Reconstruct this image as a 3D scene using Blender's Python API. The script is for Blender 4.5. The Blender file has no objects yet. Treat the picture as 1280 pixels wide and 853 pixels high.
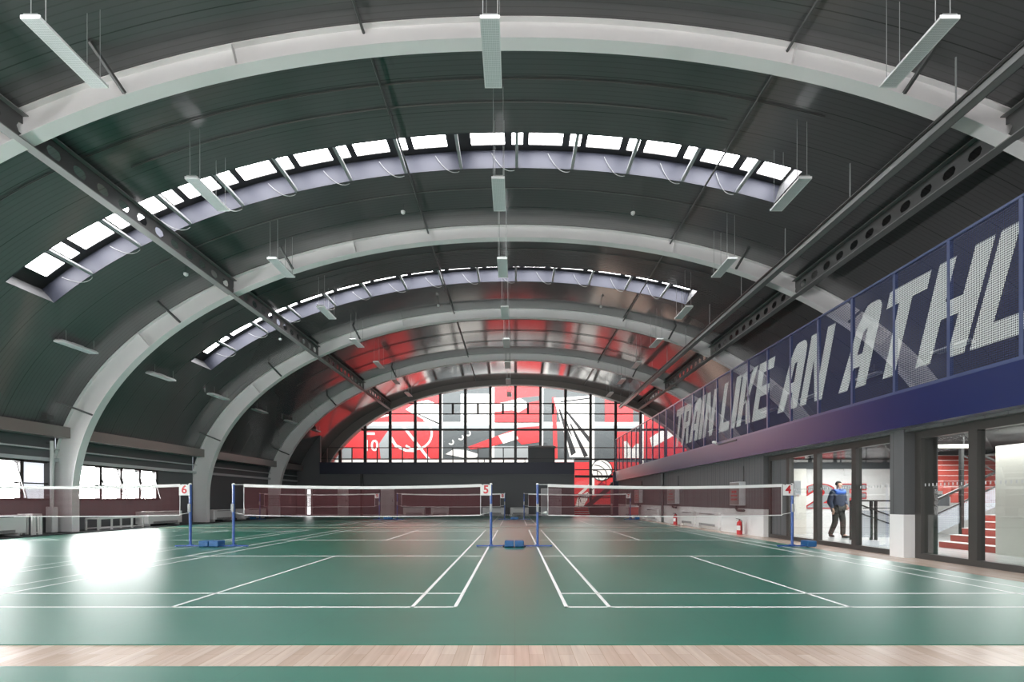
import bpy, bmesh, math, random
from mathutils import Vector, Matrix
random.seed(7)
S = bpy.context.scene
C = S.collection
PI = math.pi

# ------------------------------------------------------------------ camera, world, exposure
H = 1.15                      # eye height
F = 17.0 / 36.0 * 1280.0      # focal length in pixels
cam_d = bpy.data.cameras.new('camera')
cam_d.lens = 17.0
cam_d.sensor_width = 36.0
cam_d.sensor_fit = 'HORIZONTAL'
cam_d.shift_x = -3.0 / 1280.0
cam_d.shift_y = (625.5 - 426.5) / 1280.0
cam_d.clip_end = 300
cam = bpy.data.objects.new('camera', cam_d)
cam.location = (0, 0, H)
cam.rotation_euler = (PI / 2, 0, 0)
C.objects.link(cam)
S.camera = cam
S.view_settings.view_transform = 'Standard'
S.view_settings.look = 'None'
S.view_settings.exposure = 0.3
S.view_settings.gamma = 1.0
S.view_settings.use_curve_mapping = False
S.cycles.use_denoising = True
S.cycles.max_bounces = 10
S.cycles.diffuse_bounces = 5
S.cycles.glossy_bounces = 4
S.cycles.transparent_max_bounces = 24
S.cycles.sample_clamp_indirect = 6.0
S.cycles.caustics_reflective = False
S.cycles.caustics_refractive = False
W = bpy.data.worlds.new('World')
S.world = W
W.use_nodes = True
W.node_tree.nodes['Background'].inputs[0].default_value = (0.85, 0.92, 1.0, 1)
W.node_tree.nodes['Background'].inputs[1].default_value = 1.0
E_SKY = 14.5        # radiance of the panes of the roof lights
E_WIN = 38.0         # radiance of the left windows
E_REAR = 4.8        # radiance of the unseen window wall added behind the camera as fill
P_ATR = 4100.0      # daylight in the atrium behind the far glazing
P_LOB = 210.0       # area lights added under the lobby ceiling in place of daylight


def area_light(name, loc, rot, sx, sy, power, color=(1, 1, 1)):
    d = bpy.data.lights.new(name, 'AREA')
    d.shape = 'RECTANGLE'
    d.size = sx
    d.size_y = sy
    d.energy = power
    d.color = color
    o = bpy.data.objects.new(name, d)
    o.location = loc
    o.rotation_euler = rot
    C.objects.link(o)
    return o


area_light('atrium_daylight', (0, 40.9, 12.3), (math.radians(46), 0, 0), 33, 2.6, P_ATR, (1, 0.99, 0.97))
area_light('lobby_light', (10.8, 14.2, 2.54), (0, 0, 0), 2.6, 3.0, P_LOB)
area_light('lobby_stair_light', (11.2, 10.2, 2.54), (0, 0, 0), 3.4, 2.4, P_LOB * 1.1)

# ------------------------------------------------------------------ materials
def mat(name, col, rough=0.5, spec=0.5, metal=0.0, emit=None):
    m = bpy.data.materials.new(name)
    m.use_nodes = True
    b = m.node_tree.nodes['Principled BSDF']
    b.inputs['Base Color'].default_value = (*col, 1)
    b.inputs['Roughness'].default_value = rough
    b.inputs['Specular IOR Level'].default_value = spec
    b.inputs['Metallic'].default_value = metal
    if emit:
        b.inputs['Emission Color'].default_value = (*emit[0], 1)
        b.inputs['Emission Strength'].default_value = emit[1]
    return m


def nodes(m):
    return m.node_tree.nodes, m.node_tree.links, m.node_tree.nodes['Principled BSDF']


def add_math(N, L, op, a, b=None):
    n = N.new('ShaderNodeMath')
    n.operation = op
    for i, v in enumerate((a, b)):
        if v is None:
            continue
        if isinstance(v, (int, float)):
            n.inputs[i].default_value = v
        else:
            L.new(v, n.inputs[i])
    return n.outputs[0]


def position(N, L):
    g = N.new('ShaderNodeNewGeometry')
    s = N.new('ShaderNodeSeparateXYZ')
    L.new(g.outputs['Position'], s.inputs[0])
    return g.outputs['Position'], s.outputs


def mottle(m, scale, amount, stretch=(1, 1, 1)):
    """slight uneven colour in the material itself"""
    N, L, b = nodes(m)
    pos, _ = position(N, L)
    mp = N.new('ShaderNodeMapping')
    mp.inputs['Scale'].default_value = stretch
    L.new(pos, mp.inputs[0])
    n = N.new('ShaderNodeTexNoise')
    n.inputs['Scale'].default_value = scale
    n.inputs['Detail'].default_value = 5
    L.new(mp.outputs[0], n.inputs['Vector'])
    mx = N.new('ShaderNodeMix')
    mx.data_type = 'RGBA'
    c = b.inputs['Base Color'].default_value[:3]
    mx.inputs['A'].default_value = (*[v * (1 - amount) for v in c], 1)
    mx.inputs['B'].default_value = (*[min(1, v * (1 + amount)) for v in c], 1)
    L.new(n.outputs[0], mx.inputs['Factor'])
    L.new(mx.outputs['Result'], b.inputs['Base Color'])
    return m


def ribbed(m, axis, period, strength, dist=0.01, seam=None):
    """ribs across one world axis as bump; seam = wider period of dark joints"""
    N, L, b = nodes(m)
    _, xyz = position(N, L)
    v = add_math(N, L, 'SINE', add_math(N, L, 'MULTIPLY', xyz[axis], 2 * PI / period))
    bp = N.new('ShaderNodeBump')
    bp.inputs['Strength'].default_value = strength
    bp.inputs['Distance'].default_value = dist
    L.new(v, bp.inputs['Height'])
    L.new(bp.outputs[0], b.inputs['Normal'])
    if seam:
        fr = add_math(N, L, 'FRACT', add_math(N, L, 'DIVIDE', xyz[axis], seam[0]))
        k = add_math(N, L, 'LESS_THAN', fr, seam[1] / seam[0])
        mx = N.new('ShaderNodeMix')
        mx.data_type = 'RGBA'
        L.new(k, mx.inputs['Factor'])
        src = b.inputs['Base Color']
        if src.is_linked:
            L.new(src.links[0].from_socket, mx.inputs['A'])
        else:
            mx.inputs['A'].default_value = src.default_value
        mx.inputs['B'].default_value = (*seam[2], 1)
        L.new(mx.outputs['Result'], b.inputs['Base Color'])
    return m


def glass(name, reflect=1.0, tint=(0.96, 0.98, 0.97)):
    m = bpy.data.materials.new(name)
    m.use_nodes = True
    N, L = m.node_tree.nodes, m.node_tree.links
    N.remove(N['Principled BSDF'])
    t = N.new('ShaderNodeBsdfTransparent')
    t.inputs[0].default_value = (*tint, 1)
    g = N.new('ShaderNodeBsdfGlossy')
    g.inputs['Roughness'].default_value = 0.01
    ge = N.new('ShaderNodeNewGeometry')
    dt = N.new('ShaderNodeVectorMath')
    dt.operation = 'DOT_PRODUCT'
    L.new(ge.outputs['Incoming'], dt.inputs[0])
    L.new(ge.outputs['Normal'], dt.inputs[1])
    c = add_math(N, L, 'ABSOLUTE', dt.outputs['Value'])
    k = add_math(N, L, 'POWER', add_math(N, L, 'SUBTRACT', 1.0, c), 5.0)
    fr = add_math(N, L, 'ADD', add_math(N, L, 'MULTIPLY', k, 0.96), 0.045)
    mx = N.new('ShaderNodeMixShader')
    L.new(add_math(N, L, 'MINIMUM', add_math(N, L, 'MULTIPLY', fr, reflect), 1.0), mx.inputs[0])
    L.new(t.outputs[0], mx.inputs[1])
    L.new(g.outputs[0], mx.inputs[2])
    L.new(mx.outputs[0], N['Material Output'].inputs[0])
    return m


def perforated(name, col, py, pz, thr, rough=0.5, axis_a=1):
    """sheet with staggered diamond holes, laid out in world metres"""
    m = mat(name, col, rough)
    N, L, b = nodes(m)
    _, xyz = position(N, L)
    ca = add_math(N, L, 'COSINE', add_math(N, L, 'MULTIPLY', xyz[axis_a], 2 * PI / py))
    cb = add_math(N, L, 'COSINE', add_math(N, L, 'MULTIPLY', xyz[2], 2 * PI / pz))
    L.new(add_math(N, L, 'LESS_THAN', add_math(N, L, 'ADD', ca, cb), thr), b.inputs['Alpha'])
    return m


def netting(name, col, cell, share):
    m = mat(name, col, 0.8, 0.1)
    N, L, b = nodes(m)
    _, xyz = position(N, L)
    a = add_math(N, L, 'LESS_THAN', add_math(N, L, 'FRACT', add_math(N, L, 'DIVIDE', xyz[0], cell)), share)
    c = add_math(N, L, 'LESS_THAN', add_math(N, L, 'FRACT', add_math(N, L, 'DIVIDE', xyz[2], cell)), share)
    L.new(add_math(N, L, 'MAXIMUM', a, c), b.inputs['Alpha'])
    return m


M = {}
M['roof'] = mottle(mat('roof_sheet', (0.100, 0.098, 0.101), 0.5, 0.1), 0.35, 0.12)
def roof_lines():
    """fine folds of the sheets, drawn as narrow darker lines along the curve"""
    N, L, b = nodes(M['roof'])
    _, xyz = position(N, L)
    src = b.inputs['Base Color'].links[0].from_socket
    for period, width, col in ((0.125, 0.018, 0.078), (1.0, 0.02, 0.045)):
        fr = add_math(N, L, 'FRACT', add_math(N, L, 'DIVIDE', xyz[1], period))
        mx = N.new('ShaderNodeMix')
        mx.data_type = 'RGBA'
        L.new(add_math(N, L, 'LESS_THAN', fr, width / period), mx.inputs['Factor'])
        L.new(src, mx.inputs['A'])
        mx.inputs['B'].default_value = (col, col, col, 1)
        src = mx.outputs['Result']
    L.new(src, b.inputs['Base Color'])


roof_lines()
def lacquer(m, rough, base, gain, power, dist='GGX'):
    """glossy coat: little mirror seen square on, a strong one at a grazing angle"""
    N, L, b = nodes(m)
    ge = N.new('ShaderNodeNewGeometry')
    dt = N.new('ShaderNodeVectorMath')
    dt.operation = 'DOT_PRODUCT'
    L.new(ge.outputs['Incoming'], dt.inputs[0])
    L.new(ge.outputs['Normal'], dt.inputs[1])
    k = add_math(N, L, 'POWER', add_math(N, L, 'SUBTRACT', 1.0, add_math(N, L, 'ABSOLUTE', dt.outputs['Value'])), power)
    gl = N.new('ShaderNodeBsdfGlossy')
    gl.inputs['Color'].default_value = (0.95, 0.95, 0.95, 1)
    gl.distribution = dist
    gl.inputs['Roughness'].default_value = rough
    mx = N.new('ShaderNodeMixShader')
    L.new(add_math(N, L, 'ADD', add_math(N, L, 'MULTIPLY', k, gain), base), mx.inputs[0])
    L.new(b.outputs[0], mx.inputs[1])
    L.new(gl.outputs[0], mx.inputs[2])
    L.new(mx.outputs[0], N['Material Output'].inputs[0])


lacquer(M['roof'], 0.13, 0.0, 1.0, 2.25)
M['arch'] = mottle(mat('arch_paint', (0.80, 0.79, 0.79), 0.5), 0.8, 0.07)
M['dark_steel'] = mat('dark_steel', (0.07, 0.072, 0.072), 0.42)
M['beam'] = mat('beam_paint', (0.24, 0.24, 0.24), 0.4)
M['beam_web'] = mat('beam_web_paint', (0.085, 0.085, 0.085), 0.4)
M['tray'] = mat('tray_paint', (0.26, 0.26, 0.26), 0.3)
M['black'] = mat('black_frame', (0.022, 0.021, 0.02), 0.4)
M['door_frame'] = mat('door_frame', (0.05, 0.047, 0.044), 0.35)
M['curb'] = mat('rooflight_curb', (0.036, 0.040, 0.060), 0.6)
M['end_curb'] = mat('rooflight_end', (0.11, 0.112, 0.115), 0.6)
M['strut'] = mat('strut_metal', (0.3, 0.31, 0.32), 0.35)
M['sky_pane'] = mat('sky_pane', (0.8, 0.8, 0.8), 0.3, emit=((1, 0.98, 0.99), E_SKY))
M['win_pane'] = mat('win_pane', (0.8, 0.8, 0.8), 0.3, emit=((1, 1, 1), E_WIN))
M['win_pane_dim'] = mat('win_pane_dim', (0.7, 0.7, 0.75), 0.3, emit=((0.9, 0.92, 1), 0.75))
M['rear_fill_pane'] = mat('rear_fill_pane', (0.8, 0.8, 0.8), 0.3, emit=((1, 1, 1), E_REAR))
M['mat'] = mottle(mat('sports_mat', (0.012, 0.155, 0.102), 0.5, 0.1), 1.4, 0.10, (0.4, 3, 1))
M['line'] = mat('line_paint', (0.9, 0.91, 0.9), 0.4)
M['wall'] = mat('wall_paint', (0.105, 0.11, 0.115), 0.6)
M['wall_board'] = ribbed(mottle(mat('wall_board', (0.095, 0.097, 0.10), 0.55), 2.2, 0.18, (1, 1, 0.2)), 1, 0.19, 0.35, 0.006,
                         (0.38, 0.016, (0.05, 0.05, 0.052)))
M['ledge'] = mat('ledge_panel', (0.20, 0.175, 0.165), 0.5, 0.1)
M['white'] = mat('white_paint', (0.72, 0.72, 0.71), 0.5)
M['cream'] = mat('cream_paint', (0.68, 0.66, 0.6), 0.6)
M['lightgrey'] = mat('light_grey_paint', (0.5, 0.51, 0.52), 0.45)
M['skirt'] = mat('dark_strip', (0.03, 0.032, 0.034), 0.75, 0.2)
M['navy'] = mat('navy_panel', (0.005, 0.013, 0.075), 0.4, 0.1)
M['navy_post'] = mat('navy_post', (0.022, 0.04, 0.12), 0.4)
M['navy_dark'] = mat('navy_parapet', (0.02, 0.024, 0.045), 0.5)
M['mesh'] = perforated('navy_mesh', (0.018, 0.028, 0.085), 0.028, 0.036, -0.1)
M['letter'] = perforated('white_mesh_paint', (0.52, 0.55, 0.55), 0.028, 0.036, 0.25)
M['rail_mesh'] = perforated('grey_mesh', (0.38, 0.41, 0.46), 0.05, 0.05, 0.55, axis_a=0)
M['net'] = netting('maroon_net', (0.11, 0.035, 0.04), 0.022, 0.24)
M['tape'] = mat('net_tape', (0.75, 0.75, 0.74), 0.6)
M['pole'] = mat('blue_pole', (0.03, 0.085, 0.30), 0.3)
M['weight'] = mat('blue_weight', (0.008, 0.09, 0.25), 0.45)
M['lamp'] = mat('lamp_housing', (0.72, 0.74, 0.74), 0.4)
M['wire'] = mat('steel_wire', (0.30, 0.31, 0.31), 0.4)
M['mural_red'] = mat('mural_red', (0.60, 0.035, 0.04), 0.6)
M['mural_white'] = mat('mural_white', (0.80, 0.79, 0.76), 0.6)
M['mural_dark'] = mat('mural_dark', (0.075, 0.085, 0.09), 0.6)
M['mural_grey'] = mat('mural_grey', (0.28, 0.30, 0.31), 0.6)
M['mural_black'] = mat('mural_black', (0.012, 0.012, 0.014), 0.6)
M['red'] = mat('red_paint', (0.50, 0.02, 0.025), 0.35)
M['stair_red'] = mat('stair_red', (0.36, 0.055, 0.04), 0.6)
M['crimson'] = mat('crimson', (0.25, 0.012, 0.03), 0.6)
M['plinth'] = mat('lobby_floor_tile', (0.62, 0.63, 0.63), 0.2)
M['ceil'] = mat('lobby_ceiling', (0.06, 0.06, 0.06), 0.7)
M['glass'] = glass('clear_glass', 2.3)
M['glass_far'] = glass('gable_glass', 0.6)
M['skin'] = mat('skin', (0.55, 0.33, 0.24), 0.5)
M['hair'] = mat('hair', (0.015, 0.012, 0.01), 0.6)
M['jacket'] = mat('jacket', (0.028, 0.042, 0.075), 0.7)
M['yoke'] = mat('jacket_yoke', (0.03, 0.11, 0.42), 0.6)
M['trouser'] = mat('trouser', (0.028, 0.027, 0.022), 0.8)
M['shoe'] = mat('shoe', (0.012, 0.012, 0.012), 0.4)
M['rubber'] = mat('rubber', (0.02, 0.02, 0.02), 0.6)


def wood():
    m = mat('maple_boards', (0.6, 0.47, 0.38), 0.26, 0.5)
    N, L, b = nodes(m)
    pos, xyz = position(N, L)
    mp = N.new('ShaderNodeMapping')
    mp.inputs['Rotation'].default_value = (0, 0, 0)
    L.new(pos, mp.inputs[0])
    sw = N.new('ShaderNodeCombineXYZ')
    L.new(xyz[1], sw.inputs[0])
    L.new(xyz[0], sw.inputs[1])
    br = N.new('ShaderNodeTexBrick')
    br.inputs['Color1'].default_value = (0.58, 0.45, 0.36, 1)
    br.inputs['Color2'].default_value = (0.70, 0.57, 0.48, 1)
    br.inputs['Mortar'].default_value = (0.40, 0.29, 0.22, 1)
    br.inputs['Scale'].default_value = 1.0
    br.inputs['Mortar Size'].default_value = 0.0015
    br.inputs['Brick Width'].default_value = 1.2
    br.inputs['Row Height'].default_value = 0.11
    L.new(sw.outputs[0], br.inputs['Vector'])
    no = N.new('ShaderNodeTexNoise')
    no.inputs['Scale'].default_value = 1.0
    ms = N.new('ShaderNodeMapping')
    ms.inputs['Scale'].default_value = (26, 1.5, 1)
    L.new(pos, ms.inputs[0])
    L.new(ms.outputs[0], no.inputs['Vector'])
    mx = N.new('ShaderNodeMix')
    mx.data_type = 'RGBA'
    mx.blend_type = 'MULTIPLY'
    mx.inputs['Factor'].default_value = 0.35
    L.new(br.outputs['Color'], mx.inputs['A'])
    L.new(no.outputs[0], mx.inputs['B'])
    L.new(mx.outputs['Result'], b.inputs['Base Color'])
    return m


M['wood'] = wood()


def mat_seams():
    N, L, b = nodes(M['mat'])
    _, xyz = position(N, L)
    fr = add_math(N, L, 'FRACT', add_math(N, L, 'DIVIDE', add_math(N, L, 'ADD', xyz[0], 18.15), 1.815))
    k = add_math(N, L, 'MULTIPLY', add_math(N, L, 'LESS_THAN', fr, 0.005), 0.35)
    mx = N.new('ShaderNodeMix')
    mx.data_type = 'RGBA'
    L.new(k, mx.inputs['Factor'])
    L.new(b.inputs['Base Color'].links[0].from_socket, mx.inputs['A'])
    mx.inputs['B'].default_value = (0.01, 0.06, 0.045, 1)
    L.new(mx.outputs['Result'], b.inputs['Base Color'])


mat_seams()
lacquer(M['mat'], 0.39, 0.012, 0.6, 3.2, 'BECKMANN')
lacquer(M['navy'], 0.32, 0.0, 0.95, 2.3, 'BECKMANN')
lacquer(M['navy_post'], 0.3, 0.0, 0.9, 2.3)
lacquer(M['ledge'], 0.3, 0.03, 0.7, 3.0)

# ------------------------------------------------------------------ mesh building helpers
class MB:
    def __init__(self):
        self.v, self.f = [], []

    def poly(self, pts):
        n = len(self.v)
        self.v += [tuple(p) for p in pts]
        self.f.append(tuple(range(n, n + len(pts))))
        return self

    def box(self, x0, x1, y0, y1, z0, z1):
        n = len(self.v)
        self.v += [(x0, y0, z0), (x1, y0, z0), (x1, y1, z0), (x0, y1, z0), (x0, y0, z1), (x1, y0, z1), (x1, y1, z1), (x0, y1, z1)]
        for q in ((0, 3, 2, 1), (4, 5, 6, 7), (0, 1, 5, 4), (1, 2, 6, 5), (2, 3, 7, 6), (3, 0, 4, 7)):
            self.f.append(tuple(n + i for i in q))
        return self

    def cbox(self, x0, x1, y0, y1, z0, z1, c=0.01):
        """box with chamfered edges (via bmesh)"""
        bm = bmesh.new()
        t = MB().box(x0, x1, y0, y1, z0, z1)
        vs = [bm.verts.new(p) for p in t.v]
        for f in t.f:
            bm.faces.new([vs[i] for i in f])
        bmesh.ops.bevel(bm, geom=bm.edges[:], offset=c, segments=2, affect='EDGES', profile=0.5)
        n = len(self.v)
        bm.verts.index_update()
        self.v += [tuple(v.co) for v in bm.verts]
        self.f += [tuple(n + v.index for v in f.verts) for f in bm.faces]
        bm.free()
        return self

    def bar(self, p, q, w, h=None, up=(0, 0, 1)):
        """rectangular bar from p to q"""
        h = h or w
        p, q = Vector(p), Vector(q)
        d = (q - p).normalized()
        u = Vector(up)
        s = d.cross(u)
        if s.length < 1e-4:
            s = d.cross(Vector((0, 1, 0)))
        s.normalize()
        u = s.cross(d).normalized()
        n = len(self.v)
        for c in (p, q):
            for a, b in ((-1, -1), (1, -1), (1, 1), (-1, 1)):
                self.v.append(tuple(c + s * (a * w / 2) + u * (b * h / 2)))
        for f in ((3, 2, 1, 0), (4, 5, 6, 7), (0, 1, 5, 4), (1, 2, 6, 5), (2, 3, 7, 6), (3, 0, 4, 7)):
            self.f.append(tuple(n + i for i in f))
        return self

    def tube(self, pts, r, seg=8, caps=True):
        pts = [Vector(p) for p in pts]
        n0 = len(self.v)
        rr = r if isinstance(r, (list, tuple)) else [r] * len(pts)
        for i, p in enumerate(pts):
            d = (pts[min(i + 1, len(pts) - 1)] - pts[max(i - 1, 0)]).normalized()
            a = Vector((0, 0, 1)) if abs(d.z) < 0.9 else Vector((0, 1, 0))
            s = d.cross(a).normalized()
            t = s.cross(d).normalized()
            for k in range(seg):
                an = 2 * PI * k / seg
                self.v.append(tuple(p + (s * math.cos(an) + t * math.sin(an)) * rr[i]))
        for i in range(len(pts) - 1):
            for k in range(seg):
                a, b = n0 + i * seg + k, n0 + i * seg + (k + 1) % seg
                self.f.append((a, b, b + seg, a + seg))
        if caps:
            self.f.append(tuple(n0 + k for k in range(seg))[::-1])
            self.f.append(tuple(n0 + (len(pts) - 1) * seg + k for k in range(seg)))
        return self

    def lathe(self, cx, cy, prof, seg=16):
        """profile of (r, z) about a vertical axis"""
        n0 = len(self.v)
        for r, z in prof:
            for k in range(seg):
                a = 2 * PI * k / seg
                self.v.append((cx + r * math.cos(a), cy + r * math.sin(a), z))
        for i in range(len(prof) - 1):
            for k in range(seg):
                a, b = n0 + i * seg + k, n0 + i * seg + (k + 1) % seg
                self.f.append((a, b, b + seg, a + seg))
        self.f.append(tuple(n0 + k for k in range(seg))[::-1])
        self.f.append(tuple(n0 + (len(prof) - 1) * seg + k for k in range(seg)))
        return self

    def prism(self, pts, off):
        """polygon pts extruded by vector off"""
        n = len(pts)
        o = Vector(off)
        a = len(self.v)
        self.v += [tuple(p) for p in pts] + [tuple(Vector(p) + o) for p in pts]
        self.f.append(tuple(a + i for i in range(n))[::-1])
        self.f.append(tuple(a + n + i for i in range(n)))
        for i in range(n):
            j = (i + 1) % n
            self.f.append((a + i, a + j, a + n + j, a + n + i))
        return self

    def strip(self, rows, close=False):
        """grid of quads from rows of equally many points"""
        n0 = len(self.v)
        k = len(rows[0])
        for r in rows:
            self.v += [tuple(p) for p in r]
        m = len(rows)
        for i in range(m if close else m - 1):
            for j in range(k - 1):
                a = n0 + i * k + j
                b = n0 + ((i + 1) % m) * k + j
                self.f.append((a, a + 1, b + 1, b))
        return self


def origin_of(o):
    v = Vector((0, 0, 0))
    while o is not None:
        v += o.location
        o = o.parent
    return v


def obj(name, mb, m, parent=None, smooth=False, recalc=True):
    me = bpy.data.meshes.new(name)
    off = origin_of(parent) if parent else Vector((0, 0, 0))
    vs = [tuple(Vector(p) - off) for p in mb.v]
    base = Vector((0, 0, 0))
    if parent is None and vs:                      # origin of a lone mesh: its foot
        base = Vector(((min(p[0] for p in vs) + max(p[0] for p in vs)) / 2, (min(p[1] for p in vs) + max(p[1] for p in vs)) / 2,
                       min(p[2] for p in vs)))
        vs = [tuple(Vector(p) - base) for p in vs]
    me.from_pydata(vs, [], mb.f)
    if recalc:
        bm = bmesh.new()
        bm.from_mesh(me)
        bmesh.ops.recalc_face_normals(bm, faces=bm.faces[:])
        bm.to_mesh(me)
        bm.free()
    me.materials.append(m)
    if smooth:
        for p in me.polygons:
            p.use_smooth = True
        try:
            me.set_sharp_from_angle(angle=math.radians(40))
        except Exception:
            pass
    o = bpy.data.objects.new(name, me)
    o.location = base
    C.objects.link(o)
    if parent:
        o.parent = parent
    return o


def tag(o, label, cat, group=None, kind=None):
    o['label'] = label
    o['category'] = cat
    if group:
        o['group'] = group
    if kind:
        o['kind'] = kind
    return o


def thing(name, label, cat, loc, group=None):
    o = bpy.data.objects.new(name, None)
    o.empty_display_size = 0.1
    o.location = loc
    C.objects.link(o)
    return tag(o, label, cat, group)


def structure(name, mb, m, parent=None, **k):
    o = obj(name, mb, m, parent, **k)
    if parent is None:
        o['kind'] = 'structure'
    return o


def set_structure(name, loc=(0, 0, 0)):
    o = bpy.data.objects.new(name, None)
    o.location = loc
    C.objects.link(o)
    o['kind'] = 'structure'
    return o


def copy_tree(o, loc=None, parent=None):
    c = o.copy()
    C.objects.link(c)
    if parent is not None:
        c.parent = parent
    if loc is not None:
        c.location = loc
    for ch in list(o.children):
        copy_tree(ch, None, c)
    return c


def text_mb(txt, size, to_world, shear=0.0, extrude=0.0, bold=0.0):
    """MB of the glyphs of txt; to_world maps (u, v, w) to a point"""
    cu = bpy.data.curves.new('glyphs', 'FONT')
    cu.body = txt
    cu.size = size
    cu.offset = bold
    cu.extrude = extrude
    cu.align_x = 'CENTER'
    cu.align_y = 'CENTER'
    cu.resolution_u = 6
    t = bpy.data.objects.new('glyphs', cu)
    C.objects.link(t)
    dg = bpy.context.evaluated_depsgraph_get()
    me = bpy.data.meshes.new_from_object(t.evaluated_get(dg))
    mb = MB()
    mb.v = [tuple(to_world(v.co.x + shear * v.co.y, v.co.y, v.co.z)) for v in me.vertices]
    mb.f = [tuple(p.vertices) for p in me.polygons]
    bpy.data.objects.remove(t)
    bpy.data.curves.remove(cu)
    bpy.data.meshes.remove(me)
    return mb


# ------------------------------------------------------------------ the arch curve
A_IN, B_IN, N_IN = 15.55, 9.25, 2.07


def inner(t):
    """underside of the arches; t = 0 at right springing, pi at left"""
    c, s = math.cos(t), math.sin(t)
    return Vector((A_IN * math.copysign(abs(c) ** (2 / N_IN), c), B_IN * max(s, 0.0) ** (2 / N_IN)))


def depth(t):
    return 0.46 + 0.40 * abs(math.cos(t)) ** 3


def normal(t):
    d = inner(min(t + 1e-3, PI - 1e-5)) - inner(max(t - 1e-3, 1e-5))
    n = Vector((d.y, -d.x)).normalized()
    return n


NT = 160
TS = [PI * i / NT for i in range(NT + 1)]
CURVE = []          # (X, Z, nx, nz, t)
for t in TS:
    n = normal(t)
    if t < 1e-6:
        n = Vector((1, 0))
    if t > PI - 1e-6:
        n = Vector((-1, 0))
    if n.dot(inner(t)) < 0:
        n = -n
    CURVE.append((inner(t), n, depth(t)))


def arc_pts(off_fn):
    return [(p.x + n.x * off_fn(d), p.y + n.y * off_fn(d) + H) for p, n, d in CURVE]


ROOF = arc_pts(lambda d: d)                              # (x, z) of the roof skin, right to left
ROOF_EDGE = 3.66                                         # foot of the roof sheet
apex_i = NT // 2
_len = [0.0]
for i in range(1, len(ROOF)):
    _len.append(_len[-1] + math.dist(ROOF[i], ROOF[i - 1]))
S0 = _len[apex_i]


def roof_s(s, off=0.0):
    """point of the roof section at arc length s from the crown (positive to the right), lifted by off"""
    g = S0 - s
    i = 1
    while i < len(_len) - 1 and _len[i] < g:
        i += 1
    k = (g - _len[i - 1]) / (_len[i] - _len[i - 1])
    a, b = Vector(ROOF[i - 1]), Vector(ROOF[i])
    p = a.lerp(b, k)
    n = CURVE[i - 1][1].lerp(CURVE[i][1], k).normalized()
    return p + n * off


def roof_z(x):
    best = min(range(len(ROOF) - 1), key=lambda i: abs((ROOF[i][0] + ROOF[i + 1][0]) / 2 - x) if ROOF[i][1] > 2 else 99)
    a, b = ROOF[best], ROOF[best + 1]
    k = (x - a[0]) / (b[0] - a[0]) if b[0] != a[0] else 0
    return a[1] + (b[1] - a[1]) * k


def s_of_x(x):
    lo, hi = -20.0, 20.0
    for _ in range(50):
        m_ = (lo + hi) / 2
        if roof_s(m_)[0] < x:
            lo = m_
        else:
            hi = m_
    return lo


def at(x, y, D):
    """point seen at pixel (x, y) on the plane at distance D (used to take sizes off the flat far walls)"""
    return ((x - 643.0) * D / F, D, H + (625.5 - y) * D / F)


# ------------------------------------------------------------------ floor
Y_BACK, Y_FAR, Y_GABLE, Y_MURAL = -13.0, 36.0, 39.25, 46.0
structure('floor', MB().box(-17.2, 17.2, Y_BACK, 47.0, -0.3, 0.0), M['wood'])
structure('trim_1', MB().box(-16.2, -15.0, Y_BACK, 36.0, 0.0, 0.03), M['skirt'])

MATS = [(0.3, 3.33), (3.83, 19.87), (20.36, 35.6)]
NET_Y = [-4.68, 11.85, 28.4]
mat_labels = ['green sports mat at the very front, mostly out of frame before the wood strip',
              'large green sports mat with the nearest row of badminton courts',
              'green sports mat with the far row of courts by the back wall']
COURTS = [-10.90, -3.663, 3.586]        # centre lines of courts 6, 5, 4
mats = []
for (y0, y1), lab in zip(MATS, mat_labels):
    mats.append(tag(obj('sports_mat', MB().box(-15.0, 7.08, y0, y1, 0.0, 0.006), M['mat']), lab, 'floor mat'))


def court_lines(cx, ny):
    mb = MB()
    w = 0.04
    z0, z1 = 0.0055, 0.0075
    y0, y1 = ny - 6.7, ny + 6.7

    def ln(xa, xb, ya, yb):
        mb.box(xa, xb, ya, yb, z0, z1)
    for sx in (-1, 1):
        for hx in (3.05, 2.59):
            x = cx + sx * hx
            xa, xb = (x - w, x) if sx > 0 else (x, x + w)
            ln(xa, xb, y0, y1)
    for sy in (-1, 1):
        for hy in (6.7, 5.94, 1.98):
            y = ny + sy * hy
            ya, yb = (y - w, y) if sy > 0 else (y, y + w)
            ln(cx - 3.05, cx + 3.05, ya, yb)
        a, b = ny + sy * 1.98, ny + sy * 6.7
        ln(cx - w / 2, cx + w / 2, min(a, b), max(a, b))
    return mb


for m_, ny in zip(mats[1:], NET_Y[1:]):
    for cx in COURTS:
        obj('court_lines', court_lines(cx, ny), M['line'], m_)

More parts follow.
